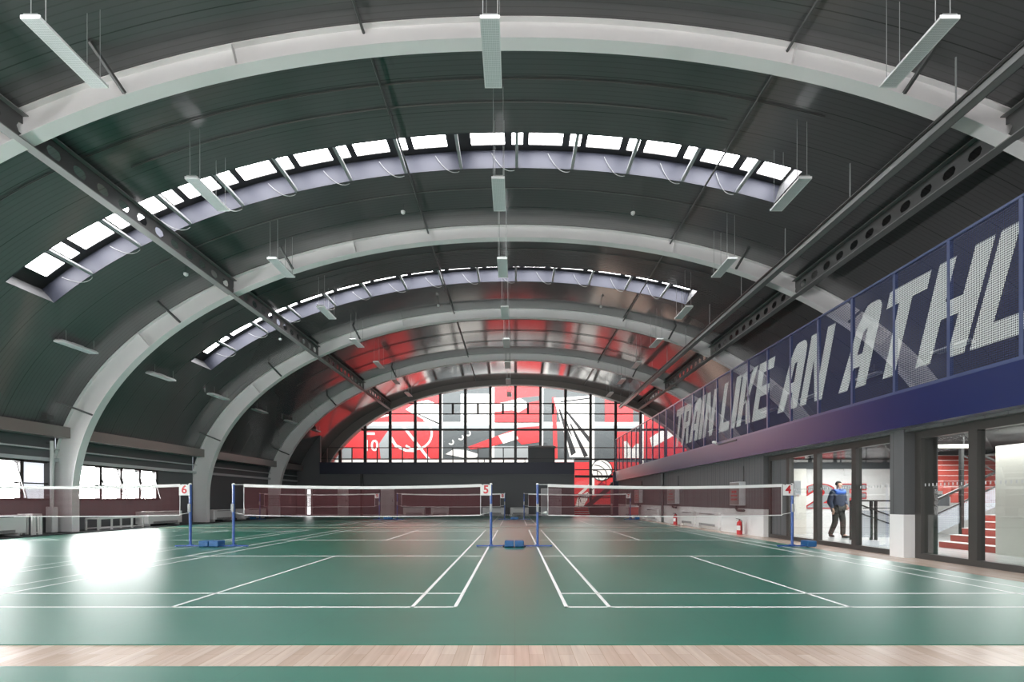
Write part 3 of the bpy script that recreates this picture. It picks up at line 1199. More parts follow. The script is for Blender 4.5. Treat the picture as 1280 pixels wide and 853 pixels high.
for k in range(-7, 8):
    x = 0.085 + 2.03 * (k + 0.5)
    if curve_z(x) > z2_ and -6 < x < 5:
        trn.box(x - 0.09, x + 0.09, Y_GABLE - 0.08, Y_GABLE + 0.04, z1_, z2_)
obj('mullions', mull, M['black'], wg)
obj('transoms', trn, M['black'], wg)
gp = [(x / 10.0, Y_GABLE, curve_z(x / 10.0)) for x in range(-146, 147, 4)]
obj('glazing', MB().poly([(-14.6, Y_GABLE, 3.9)] + gp + [(14.6, Y_GABLE, 0.0), (4.7, Y_GABLE, 0.0), (4.7, Y_GABLE, 3.9)]), M['glass_far'], wg)

# ------------------------------------------------------------------ atrium with the mural wall
structure('wall_atrium', MB().box(-17, 17, Y_MURAL + 0.05, Y_MURAL + 0.3, 0, 12.5), M['mural_grey'])
structure('wall_atrium_side', MB().box(-17.2, -17, Y_GABLE + 0.4, Y_MURAL + 0.3, 0, 12.5), M['mural_grey'])
structure('wall_atrium_end', MB().box(17, 17.2, Y_GABLE + 0.4, Y_MURAL + 0.3, 0, 12.5), M['mural_grey'])
mural = thing('mural', 'red, white and dark grey sports mural on the wall behind the glazed end wall', 'mural', (0, Y_MURAL, 0))
lay = [0]


def shape(pts, m, name='mural_shape', level=1):
    """painted panel: outline measured on the mural wall, 12 mm thick steps"""
    y = Y_MURAL - 0.012 * level - 0.0004 * lay[0]
    lay[0] += 1
    q = [at(a, b, Y_MURAL) for a, b in pts]
    q = [(p[0], y, p[2]) for p in q]
    return obj(name, MB().prism(q, (0, 0.011, 0)), M[m], mural)


def rect(x0, y0, x1, y1, m, name='mural_shape', level=1):
    return shape([(x0, y0), (x1, y0), (x1, y1), (x0, y1)], m, name, level)


def disc(cx, cy, r, m, level=2, r_in=None, a0=0, a1=360, n=40):
    if r_in is None:
        return shape([(cx + r * math.cos(2 * PI * k / n), cy + r * math.sin(2 * PI * k / n)) for k in range(n)], m, 'mural_disc', level)
    y = Y_MURAL - 0.012 * level - 0.0004 * lay[0]
    lay[0] += 1
    mb = MB()
    for k in range(n):
        a, b = [math.radians(a0 + (a1 - a0) * (k + i) / n) for i in (0, 1)]
        q = [at(cx + rr * math.cos(aa), cy + rr * math.sin(aa), Y_MURAL) for rr, aa in ((r_in, a), (r, a), (r, b), (r_in, b))]
        mb.poly([(p[0], y, p[2]) for p in q])
    return obj('mural_ring', mb, M[m], mural)


def wordmark(txt, cx, cy, hpx, m, level=3):
    c = at(cx, cy, Y_MURAL)
    k = Y_MURAL / F
    y = Y_MURAL - 0.012 * level
    mb = text_mb(txt, hpx * k * 1.38, lambda u, v, w: (c[0] + u, y + w, c[2] + v), bold=0.02, extrude=0.003)
    obj('mural_numeral', mb, M[m], mural)


rect(395, 470, 905, 650, 'mural_dark', 'mural_ground', 0)
# white ledges
rect(395, 528, 905, 532, 'mural_white', 'ledge_line', 2)
rect(395, 532, 905, 536, 'mural_grey', 'ledge_line', 2)
rect(395, 574, 717, 579, 'mural_white', 'ledge_line', 2)
for x0 in (486, 550, 614.5, 675.5, 739.5, 801, 862):
    rect(x0, 478, x0 + 3.5, 577 if x0 < 730 else 650, 'mural_white', 'panel_border', 2)
# column one
rect(400, 480, 486, 574, 'mural_red')
rect(395, 560, 440, 575, 'mural_grey', level=2)
shape([(474, 555), (486, 537), (486, 575), (476, 575)], 'mural_grey', level=2)
rect(459, 541, 468.5, 544, 'mural_white', level=3)
wordmark('10', 463.5, 558, 14, 'mural_white')
shape([(470, 515), (486, 508), (486, 520), (470, 524)], 'mural_white', level=2)
# column two
rect(490, 478, 550, 574, 'mural_red')
shape([(507, 512), (522, 503), (550, 497), (550, 531), (539, 530)], 'mural_white', level=2)
shape([(534, 500), (550, 492), (550, 507)], 'mural_red', level=3)
shape([(521, 518), (524, 518), (549, 529), (549, 531)], 'mural_black', level=3)
disc(520, 542, 21, 'mural_white', 2, 18.5, -60, 130)
shape([(502, 533), (506, 533), (538, 574), (534, 574)], 'mural_white', level=3)
shape([(490, 546), (496, 556), (508, 562), (520, 563), (520, 565.5), (507, 565), (494, 559), (490, 553)], 'mural_white', level=2)
# column three
rect(576, 493, 613, 531, 'mural_white', level=2)
rect(579, 497, 610, 528.5, 'mural_dark', level=3)
net_mb = MB()
k_ = Y_MURAL / F
for i in range(1, 15):
    a = at(579 + 31 * i / 15, 497, Y_MURAL)
    b = at(579, 497 + 31.5 * i / 15, Y_MURAL)
    e = at(610, 528.5, Y_MURAL)
    s_ = at(579, 497, Y_MURAL)
    net_mb.box(a[0] - 0.04, a[0] + 0.04, Y_MURAL - 0.062, Y_MURAL - 0.055, e[2], s_[2])
    net_mb.box(s_[0], e[0], Y_MURAL - 0.0615, Y_MURAL - 0.0555, b[2] - 0.04, b[2] + 0.04)
obj('mural_net', net_mb, M['mural_white'], mural)
shape([(557, 568), (567, 562), (582, 563), (598, 568), (596, 572), (585, 574), (572, 571)], 'mural_white', level=3)
shape([(585, 559), (614, 548), (648, 535), (674, 533), (674, 553), (652, 556), (645, 549), (610, 560), (588, 562)], 'mural_red', level=2)
shape([(623, 545), (643, 539), (648, 549), (629, 555)], 'mural_white', level=3)
for cx, cy in ((564, 553), (576, 547), (585, 542)):
    disc(cx, cy, 3.6, 'mural_white', 2, 2.0, -60, 150, 14)
# column four
rect(618, 478, 675.5, 529, 'mural_red')
shape([(645, 498), (674, 495), (674, 501), (660, 504), (648, 503)], 'mural_dark', level=2)
shape([(618, 505), (632, 503), (650, 498), (658, 503), (660, 509), (648, 516), (640, 513), (618, 515)], 'mural_white', level=3)
for i in range(4):
    disc(634 + 3.2 * i, 511 - 0.8 * i, 1.6, 'mural_black', 4, 0.9, n=12)
rect(636, 492, 640, 497, 'mural_dark', level=3)
rect(618, 558, 660, 573, 'mural_grey', level=2)
# column five, a fan of white blades
shape([(690, 497), (695, 497), (697, 574), (692, 574)], 'mural_red', level=2)
shape([(692, 498), (738, 495), (738, 572), (712, 572), (706, 545), (696, 512)], 'mural_white', level=2)
for p_ in ([(698, 512), (700, 511), (720, 566), (714, 570)], [(707, 515), (709, 514), (738, 548), (738, 556)],
           [(700, 502), (738, 497), (738, 499), (701, 503.5)], [(712, 530), (714, 530), (735, 570), (730, 572)], [(705, 520), (706, 519), (716, 548), (711, 540)]):
    shape(p_, 'mural_black', level=3)
# column six
rect(756, 497, 791, 528, 'mural_red', level=2)
wordmark('10', 774, 511, 13, 'mural_white')
rect(770, 540, 800, 574, 'mural_red', level=2)
shape([(780, 552), (784, 552), (789, 562), (795, 555), (799, 555), (799, 573), (780, 573)], 'mural_white', level=3)
# columns beyond
rect(804.5, 470, 862, 574, 'mural_red')
shape([(812, 548), (840, 530), (862, 528), (862, 540), (840, 546), (815, 560)], 'mural_white', level=2)
# the lower right part seen under the gallery
rect(690, 578, 739.5, 618, 'mural_red', level=1)
shape([(722, 618), (739, 603), (739, 607), (727, 618)], 'mural_white', level=2)
rect(690, 618, 800, 632, 'mural_red', level=1)
rect(743, 578, 800, 634, 'mural_red', level=1)
shape([(743, 610), (752, 603), (768, 612), (768, 618), (743, 618)], 'crimson', level=2)
rect(743, 634, 800, 637, 'mural_white', level=2)
disc(752, 588, 13.2, 'mural_white', 3)
for cx, cy, r, a0, a1 in ((752, 588, 13.6, 0, 360), (744, 597, 22, -70, -15), (744, 597, 15.5, -95, -5), (744, 597, 9, -110, 10), (768, 590, 22, 150, 183)):
    disc(cx, cy, r, 'mural_black', 4, r - 0.9, a0, a1, 24)
shape([(719, 634), (722, 622), (734, 615), (738, 618), (731, 630), (727, 637)], 'mural_white', level=2)

# unseen lower row, added to the mural to brighten its reflection in the roof
for x0, x1, m_ in ((400, 486, 'mural_red'), (490, 550, 'mural_red'), (576, 613, 'mural_white'), (618, 675.5, 'mural_red'), (697, 717, 'mural_white')):
    rect(x0, 581, x1, 652, m_, level=2)

# stair in the opening
t = thing('steel_stair', 'dark steel stair with red steps rising right in the opening at the far right end', 'stairs', (6.0, 37.2, 0))
st_ = MB()
for i in range(4):
    st_.box(4.55, 5.65, 36.3 + 0.28 * i, 37.6, 0.16 * i, 0.16 * (i + 1) - 0.03)
obj('steps', st_, M['red'], t)
ns = MB()
for i in range(4):
    ns.box(4.55, 5.65, 36.28 + 0.28 * i, 36.55 + 0.28 * i, 0.16 * (i + 1) - 0.03, 0.16 * (i + 1))
obj('nosings', ns, M['white'], t)
obj('landing', MB().box(4.55, 6.0, 37.4, 38.6, 0.60, 0.66), M['black'], t)
fl = MB()
for i in range(11):
    fl.box(5.7 + 0.2 * i, 5.95 + 0.2 * i, 37.5, 38.6, 0.66 + 0.17 * i, 0.70 + 0.17 * i)
obj('flight', fl, M['crimson'], t)
obj('stringer', MB().bar((5.5, 37.48, 0.55), (7.9, 37.48, 2.55), 0.05, 0.34), M['black'], t)
obj('handrail', MB().bar((5.0, 37.48, 1.45), (5.5, 37.48, 1.5), 0.05).bar((5.5, 37.48, 1.5), (7.9, 37.48, 3.5), 0.05).bar((5.0, 36.35, 1.0), (5.0, 37.48, 1.45), 0.05), M['black'], t)
for x_ in (5.0, 5.7, 6.4, 7.1):
    z_ = 0.66 if x_ < 5.5 else 0.6 + (x_ - 5.5) * 0.83
    obj('baluster', MB().bar((x_, 37.48, z_), (x_, 37.48, z_ + 0.92), 0.04), M['black'], t)
t = thing('low_cabinet', 'dark low cabinet in the opening under the volleyball mural', 'cabinet', (6.9, 38.3, 0))
obj('body', MB().cbox(6.0, 7.7, 38.75, 39.1, 0.0, 0.75, 0.01), M['mural_dark'], t)
obj('top', MB().cbox(5.95, 7.75, 38.7, 39.12, 0.75, 0.80, 0.01), M['white'], t)

# ------------------------------------------------------------------ right wall, lobby fronts
XR = 7.75
Y1A, Y1B = 9.98, 15.04        # front one
Y2A, Y2B = 2.9, 9.62          # front two
ZD = 0.86                     # white dado
wr = MB()
for a, b in ((Y1B, Y_FAR + 3.0), (Y2B, Y1A), (Y_BACK, Y2A)):
    wr.box(XR, XR + 0.35, a, b, ZD, 2.58)
wr.box(XR + 0.02, XR + 0.35, Y2A, Y1B, 2.50, 2.58)
structure('wall_right', wr, M['wall_board'])
wd = MB()
for a, b in ((Y1B, Y_FAR + 3.0), (Y2B, Y1A), (Y_BACK, Y2A)):
    wd.box(XR - 0.004, XR + 0.35, a, b, 0.0, ZD)
structure('baseboard_right', wd, M['white'])
# mezzanine
XM = 7.5
structure('mezzanine_floor', MB().box(XM + 0.04, 16.2, Y_BACK, Y_FAR, 2.58, 3.20), M['wall'])
fs = MB()
structure('mezzanine_fascia', MB().box(XM, XM + 0.04, Y_BACK, Y_FAR, 2.56, 3.23).box(XM + 0.04, XR + 0.05, Y_BACK, Y_FAR, 2.56, 2.58), M['navy'])
structure('wall_right_outer', wall_run(MB(), 16.2, 1, Y_BACK, Y_GABLE + 0.4, 0, 4.4), M['wall'])
structure('column_1', MB().box(XM - 0.1, XM + 0.25, YW + 0.02, YW + 0.4, 0, 3.23), M['navy_dark'])

# balustrade with lettering
bal = thing('mesh_balustrade', 'navy perforated balustrade with large slanted white lettering along the mezzanine edge', 'balustrade', (XM, 20, 3.23))
ZM0, ZM1 = 3.24, 5.65
XB = XM + 0.02
p0 = 7.17
posts = [p0 + 1.2 * k for k in range(-3, 25)]
for i in range(len(posts) - 1):
    obj('mesh_panel', MB().poly([(XB, posts[i], ZM0 + 0.03), (XB, posts[i + 1], ZM0 + 0.03), (XB, posts[i + 1], ZM1), (XB, posts[i], ZM1)]), M['mesh'], bal, recalc=False)
for y in posts:
    obj('post', MB().box(XB - 0.01, XB + 0.05, y - 0.03, y + 0.03, ZM0 - 0.02, ZM1 + 0.03), M['navy_post'], bal)
obj('top_rail', MB().box(XB - 0.012, XB + 0.045, posts[0], posts[-1], ZM1 - 0.01, ZM1 + 0.03), M['navy_post'], bal)
obj('bottom_rail', MB().box(XB - 0.014, XB + 0.045, posts[0], posts[-1], ZM0 - 0.01, ZM0 + 0.05), M['navy_post'], bal)
LZ0, LZ1 = 2.47 + H, 4.155 + H
SH = 0.53                       # lean over the letter height
G = {}
b_ = 0.33
G['T'] = [[(0, .82), (1, .82), (1, 1), (0, 1)], [(.34, 0), (.66, 0), (.66, .82), (.34, .82)]]
G['H'] = [[(0, 0), (.33, 0), (.33, 1), (0, 1)], [(.67, 0), (1, 0), (1, 1), (.67, 1)], [(.33, .42), (.67, .42), (.67, .58), (.33, .58)]]
G['L'] = [[(0, 0), (1, 0), (1, .19), (.36, .19), (.36, 1), (0, 1)]]
G['I'] = [[(0, 0), (1, 0), (1, 1), (0, 1)]]
G['E'] = [[(0, 0), (.36, 0), (.36, 1), (0, 1)], [(.36, 0), (1, 0), (1, .19), (.36, .19)], [(.36, .41), (.9, .41), (.9, .58), (.36, .58)], [(.36, .82), (1, .82), (1, 1), (.36, 1)]]
G['K'] = [[(0, 0), (.34, 0), (.34, 1), (0, 1)], [(.34, .38), (.68, 1), (1, 1), (.66, .5), (.34, .38)][:4], [(.42, .52), (.62, .56), (1, 0), (.68, 0)]]
G['N'] = [[(0, 0), (.31, 0), (.31, 1), (0, 1)], [(.69, 0), (1, 0), (1, 1), (.69, 1)], [(.31, 1), (.31, .62), (.69, 0), (.69, .38)]]
# A with a rounded shoulder
G['A'] = [[(0, 0), (.35, 0), (.42, .26), (.52, .70), (.40, .93), (.26, .80)], [(.64, 0), (1, 0), (1, .82), (.64, .72)], [(.42, .26), (.64, .26), (.64, .42), (.455, .42)],
          [(.52, .70), (.64, .72), (1, .82), (.98, .91), (.91, .97), (.80, 1), (.55, 1), (.46, .98), (.40, .93)]]
G['R'] = [[(0, 0), (.34, 0), (.34, 1), (0, 1)], [(.34, .82), (.66, .82), (.97, .82), (.93, .93), (.82, 1), (.34, 1)], [(.66, .82), (.66, .56), (.97, .56), (.97, .82)],
          [(.34, .40), (.9, .44), (.97, .56), (.34, .56)], [(.5, .40), (.82, .43), (1, 0), (.67, 0)]]
LET = [('T', 21.9, 22.85), ('R', 20.93, 21.83), ('A', 19.9, 20.85), ('I', 19.45, 19.8), ('N', 18.4, 19.33),
       ('L', 16.98, 17.8), ('I', 16.5, 16.86), ('K', 15.42, 16.4), ('E', 14.45, 15.32),
       ('A', 12.87, 13.83), ('N', 11.83, 12.75),
       ('A', 10.35, 11.22), ('T', 9.24, 10.2), ('H', 8.08, 9.07), ('L', 7.15, 7.985), ('E', 6.2, 7.05), ('T', 5.15, 6.1), ('E', 4.2, 5.05)]
for ch, d0, d1 in LET:
    mb = MB()
    for pl in G[ch]:
        mb.poly([(XB - 0.004, d1 - u * (d1 - d0) - SH * v, LZ0 + (LZ1 - LZ0) * v) for u, v in pl])
    obj('letter', mb, M['letter'], bal, recalc=False)
# camera-like sensors on the fascia
for y_, l_ in ((17.9, 'small white security camera under the balustrade below the first word gap'),):
    t = thing('security_camera', l_, 'camera', (XM - 0.06, y_, 3.20))
    obj('housing', MB().tube([(XM - 0.10, y_ - 0.10, 3.28), (XM - 0.10, y_ + 0.10, 3.30)], 0.05, 10), M['white'], t)
    obj('mount', MB().bar((XM - 0.10, y_ + 0.02, 3.26), (XM + 0.005, y_ + 0.02, 3.20), 0.03), M['white'], t)
    obj('bracket', MB().box(XM - 0.03, XM, y_ - 1.6, y_ - 0.2, 3.16, 3.20), M['dark_steel'], t)


def front(n, x, ya, yb, posts_, blank):
    t = set_structure('door_%d' % n, (x, (ya + yb) / 2, 0))
    fr = MB()
    fr.box(x - 0.05, x + 0.09, ya, yb, 0.0, 0.11)
    fr.box(x - 0.05, x + 0.09, ya, yb, 2.36, 2.50)
    for y, w in posts_:
        fr.box(x - 0.05, x + 0.09, y - w / 2, y + w / 2, 0.11, 2.36)
    obj('door_frame', fr, M['door_frame'], t)
    ed = sorted(y for y, w in posts_)
    for a, b in zip(ed[:-1], ed[1:]):
        if blank and abs(a - blank[0]) < 0.2:
            obj('blank_panel', MB().box(x + 0.0, x + 0.04, a, b, 0.11, 2.36), M['wall_board'], t)
        else:
            obj('glass_pane', MB().box(x + 0.018, x + 0.022, a + 0.02, b - 0.02, 0.1, 2.37), M['glass'], t)
            dots = MB()
            y = a + 0.1
            while y < b - 0.1:
                dots.box(x + 0.0155, x + 0.0175, y, y + 0.022, 1.42, 1.475)
                y += 0.085
            obj('safety_dots', dots, M['lightgrey'], t)
    return t


front(5, 7.95, Y1A, Y1B, [(10.08, 0.16), (11.26, 0.15), (12.70, 0.16), (13.98, 0.14), (14.98, 0.12)], (13.98, 14.98))
front(6, 8.02, Y2A, Y2B, [(9.55, 0.14), (8.41, 0.16), (7.2, 0.14), (6.0, 0.14), (4.5, 0.14), (3.0, 0.14)], None)
structure('trim_5', MB().box(XR + 0.35, 8.5, Y1B, Y1B + 0.1, 0, 2.58).box(XR + 0.35, 8.4, Y2B, Y1A, 0, 2.58), M['door_frame'])

# ------------------------------------------------------------------ lobby behind the fronts
structure('floor_lobby', MB().box(8.12, 16.2, 3, 16.6, 0.0, 0.012), M['plinth'])
structure('ceiling_lobby', MB().box(8.12, 16.2, 3, 17, 2.56, 2.575) if False else MB().box(8.12, 16.2, 3, 17, 2.9, 2.95), M['ceil']) if False else None
structure('ceiling_lobby', MB().box(8.42, 15.2, 3, 16.55, 2.555, 2.579), M['skirt'])
structure('wall_lobby_back', MB().box(9.72, 16.2, 16.6, 16.8, 0, 2.22).box(11.3, 16.2, 16.58, 16.6, 2.0, 2.58), M['white'])
structure('wall_lobby_top', MB().box(8.1, 16.2, 16.55, 16.8, 2.22, 2.58), M['mural_dark'])
structure('wall_lobby_side', MB().box(8.6, 9.78, 16.2, 16.6, 0, 2.2), M['cream'])
structure('wall_lobby_column', MB().box(8.35, 8.76, 10.0, 10.4, 0, 2.58), M['wall'])
structure('wall_lobby_near', MB().box(10.1, 10.6, 6.0, 10.15, 0, 2.28), M['cream'])
structure('wall_lobby_right', MB().box(14.5, 14.7, 3, 16.6, 0, 2.58), M['white'])
t = thing('electrical_box', 'grey electrical panel on the cream lobby wall beside the big sign', 'electrical box', (9.42, 16.17, 1.3))
obj('box', MB().cbox(9.30, 9.56, 16.12, 16.198, 1.32, 1.80, 0.01), M['lightgrey'], t)
obj('door', MB().box(9.32, 9.54, 16.112, 16.12, 1.34, 1.78), M['strut'], t)
# the big floor sign
sign = thing('floor_sign', 'large grey floor number sign with red outline on the white lobby wall', 'sign', (11.03, 16.58, 0.86))
cxs, czs = 11.03, 1.29


def fitted(txt, w_, h_, y, bold, ex):
    """glyphs stretched to a width and height around the centre of the sign"""
    mb = text_mb(txt, 1.0, lambda u, v, w: (u, w, v), bold=bold, extrude=ex)
    xs = [p[0] for p in mb.v]
    zs = [p[2] for p in mb.v]
    x0, x1, z0, z1 = min(xs), max(xs), min(zs), max(zs)
    mb.v = [(cxs + ((p[0] - x0) / (x1 - x0) - 0.5) * w_, y + p[1], czs + ((p[2] - z0) / (z1 - z0) - 0.5) * h_) for p in mb.v]
    return mb


obj('outline', fitted('2F', 2.07, 0.87, 16.575, 0.06, 0.012), M['red'], sign)
obj('face', fitted('2F', 2.00, 0.80, 16.557, 0.025, 0.004), M['mural_grey'], sign)
# lobby balustrade
t = thing('lobby_railing', 'dark railing with grey mesh panels right of the walking man', 'railing', (10.3, 13.8, 0.012))
obj('top_rail', MB().bar((9.6, 13.8, 1.13), (11.4, 13.8, 1.13), 0.045), M['black'], t)
obj('mid_rail', MB().bar((9.95, 13.8, 0.92), (11.4, 13.8, 0.92), 0.025), M['black'], t)
for x_, w_ in ((9.6, 0.05), (10.18, 0.06), (10.31, 0.06), (11.4, 0.05)):
    obj('post', MB().bar((x_, 13.8, 0.012), (x_, 13.8, 1.13), w_), M['black'], t)
obj('slanted_rail', MB().bar((9.6, 13.75, 1.1), (11.4, 13.75, 0.45), 0.035).bar((9.6, 13.75, 0.86), (11.4, 13.75, 0.22), 0.03), M['black'], t)
obj('mesh_panel', MB().poly([(9.6, 13.78, 0.08), (10.15, 13.78, 0.08), (10.15, 13.78, 0.86), (9.6, 13.78, 0.86)])
    .poly([(10.34, 13.78, 0.08), (11.37, 13.78, 0.08), (11.37, 13.78, 0.86), (10.34, 13.78, 0.86)]), M['rail_mesh'], t, recalc=False)
# red lobby stair
t = thing('lobby_stair', 'terracotta red stair rising to the right behind the nearest glass front', 'stairs', (11.4, 11, 0.012))
stp, nos = MB(), MB()
for i in range(8):
    x0 = 10.27 + 0.28 * i
    stp.box(x0, x0 + 0.30, 10.2, 11.7, 0.012 if i < 1 else 0.16 * i - 0.1, 0.16 * (i + 1) - 0.012)
    nos.box(x0 - 0.012, x0 + 0.27, 10.2, 11.7, 0.16 * (i + 1) - 0.012, 0.16 * (i + 1))
obj('steps', stp, M['stair_red'], t)
obj('nosings', nos, M['white'], t)
up, un = MB(), MB()
for i in range(8):
    y0 = 12.6 + 0.24 * i
    z0 = 1.2 + 0.16 * i
    up.box(11.6, 14.4, y0, y0 + 0.26, z0 - 0.12, z0 + 0.14)
    un.box(11.6, 14.4, y0 - 0.012, y0 + 0.23, z0 + 0.14, z0 + 0.152)
obj('upper_steps', up, M['stair_red'], t)
obj('upper_nosings', un, M['white'], t)
obj('landing', MB().box(12.4, 14.4, 10.2, 12.7, 1.10, 1.18), M['stair_red'], t)
obj('soffit', MB().box(10.7, 11.2, 12.45, 12.6, 1.0, 1.3).box(10.4, 10.9, 12.45, 12.6, 1.12, 1.42), M['mural_dark'], t)
t = thing('stair_railing', 'black railing with grey mesh on the far side of the lobby stair', 'railing', (11.2, 11.75, 0.012))
obj('post', MB().bar((10.86, 11.75, 0.012), (10.86, 11.75, 2.52), 0.07), M['black'], t)
obj('handrail', MB().bar((9.8, 11.75, 0.95), (12.6, 11.75, 2.25), 0.05).bar((9.8, 11.75, 0.6), (12.6, 11.75, 1.9), 0.03), M['black'], t)
obj('upper_handrail', MB().bar((10.86, 11.75, 2.5), (12.4, 11.75, 1.75), 0.045).bar((10.86, 11.75, 2.25), (12.4, 11.75, 1.5), 0.03), M['black'], t)
obj('mesh_panel', MB().poly([(9.85, 11.76, 0.15), (12.5, 11.76, 1.35), (12.5, 11.76, 1.85), (9.85, 11.76, 0.65)]), M['rail_mesh'], t, recalc=False)
t = thing('stair_lamp', 'white linear lamp hanging near the ceiling behind the nearest glass front', 'lamp', (9.4, 10.6, 2.33))
obj('tube', MB().tube([(8.9, 10.6, 2.33), (10.0, 10.6, 2.33)], 0.04, 10), mat('tube_glow', (0.9, 0.9, 0.85), 0.4, emit=((1, 0.97, 0.85), 1.3)), t)
for x_ in (9.05, 9.85):
    obj('hanger', MB().bar((x_, 10.6, 2.36), (x_, 10.6, 2.578), 0.02), M['black'], t)

# ------------------------------------------------------------------ things along the right wall
def hydrant(y0, y1, label, pipe):
    t = thing('hydrant_cabinet', label, 'fire hose cabinet', (XR - 0.1, (y0 + y1) / 2, 0.97), 'fire hose cabinets on the right wall')
    x0 = XR - 0.21
    obj('case', MB().cbox(x0, XR - 0.002, y0, y1, 0.97, 1.77, 0.008), M['lightgrey'], t)
    obj('door', MB().box(x0 - 0.012, x0, y0 + 0.03, y1 - 0.03, 1.0, 1.74), M['ledge'], t)
    mk = MB()
    L_ = y1 - y0
    # three short rows of red marks, illegible at this distance
    for k, (z_, h_, n_) in enumerate(((1.56, 0.09, 1), (1.40, 0.07, 4), (1.28, 0.05, 5), (1.15, 0.05, 5))):
        for i in range(n_):
            c = y0 + L_ * (0.5 + (i - (n_ - 1) / 2) * 0.13)
            mk.box(x0 - 0.015, x0 - 0.0125, c - 0.035, c + 0.035, z_, z_ + h_)
    obj('red_marks', mk, M['red'], t)
    if pipe:
        yc = (y0 + y1) / 2 - 0.1
        obj('feed_pipe', MB().tube([(XR - 0.1, yc + 0.2, 0.97), (XR - 0.1, yc + 0.2, 0.86), (XR - 0.1, yc + 0.1, 0.80), (XR - 0.1, yc - 0.35, 0.80)], 0.045, 8), M['dark_steel'], t, smooth=True)
        obj('riser', MB().tube([(XR - 0.03, y0 + 0.1, 1.76), (XR - 0.03, y0 + 0.1, 2.3)], 0.016, 6), M['black'], t)
    return t


hydrant(16.2, 16.95, 'fire hose cabinet with red marks nearest the glass front, above the larger extinguisher', True)
hydrant(22.7, 23.9, 'fire hose cabinet in the middle of the right wall, left of the nearest one', True)
hydrant(29.2, 30.4, 'fire hose cabinet farthest along the right wall', True)


def extinguisher(x, y, label, s=1.0):
    t = thing('fire_extinguisher', label, 'fire extinguisher', (x, y, 0.0), 'fire extinguishers by the right wall')
    obj('cylinder', MB().lathe(x, y, [(0.070 * s, 0), (0.085 * s, 0.012), (0.085 * s, 0.34 * s), (0.07 * s, 0.40 * s), (0.03 * s, 0.43 * s), (0.028 * s, 0.45 * s)], 18), M['red'], t, smooth=True)
    obj('valve', MB().lathe(x, y, [(0.025 * s, 0.45 * s), (0.025 * s, 0.49 * s)], 10), M['black'], t)
    obj('handle', MB().bar((x - 0.02, y, 0.49 * s), (x - 0.12 * s, y - 0.02, 0.51 * s), 0.02, 0.015).bar((x, y, 0.47 * s), (x - 0.11 * s, y - 0.02, 0.46 * s), 0.02, 0.012), M['black'], t)
    obj('hose', MB().tube([(x, y - 0.02, 0.47 * s), (x + 0.02, y - 0.12 * s, 0.44 * s), (x + 0.02, y - 0.125 * s, 0.25 * s), (x + 0.02, y - 0.11 * s, 0.12 * s)], 0.014, 6), M['black'], t)
    obj('paper_label', MB().strip([[(x + 0.0865 * s * math.cos(a), y + 0.0865 * s * math.sin(a), z) for z in (0.14 * s, 0.28 * s)] for a in [math.radians(v) for v in range(170, 261, 10)]]), M['white'], t)
    return t


extinguisher(7.52, 16.15, 'red fire extinguisher on the wood strip under the nearest fire hose cabinet', 1.06)
extinguisher(7.52, 22.6, 'red fire extinguisher under the middle fire hose cabinet, beside a white unit', 1.1)
GR = 'white units along the right wall'
fan_coil(XR - 0.12, XR - 0.004, 18.1, 20.3, 0.66, 'white radiator unit on the right wall, nearest to the glass front', GR)
fan_coil(XR - 0.12, XR - 0.004, 20.6, 22.3, 0.66, 'white radiator unit on the right wall, just right of the smaller extinguisher', GR)
fan_coil(XR - 0.12, XR - 0.004, 25.9, 28.2, 0.66, 'white radiator unit on the right wall, left of the dark pipe', GR)
fan_coil(XR - 0.12, XR - 0.004, 31.4, 33.4, 0.66, 'white radiator unit farthest along the right wall', GR)
t = thing('downpipe', 'dark vertical pipe crossing the white dado of the right wall', 'pipe', (XR - 0.07, 25.1, 0))
obj('pipe', MB().tube([(XR - 0.07, 25.1, 0.0), (XR - 0.07, 25.1, 2.55)], 0.065, 10), M['dark_steel'], t, smooth=True)
for z_ in (0.7, 1.8):
    obj('bracket', MB().box(XR - 0.15, XR, 25.05, 25.15, z_, z_ + 0.04), M['dark_steel'], t)
t = thing('equipment_trolley', 'small red and white trolley by the far right net pole', 'trolley', (7.3, 29.6, 0))
obj('box', MB().cbox(7.05, 7.55, 29.4, 29.9, 0.25, 0.72, 0.03), mat('trolley_red', (0.55, 0.12, 0.11), 0.5), t)
obj('lid', MB().cbox(7.03, 7.57, 29.38, 29.92, 0.72, 0.80, 0.02), M['white'], t)
for x_, y_ in ((7.12, 29.46), (7.48, 29.46), (7.12, 29.84), (7.48, 29.84)):
    obj('wheel', MB().tube([(x_ - 0.02, y_, 0.06), (x_ + 0.02, y_, 0.06)], 0.06, 12), M['rubber'], t)
    obj('leg', MB().bar((x_, y_, 0.06), (x_, y_, 0.27), 0.03), M['strut'], t)

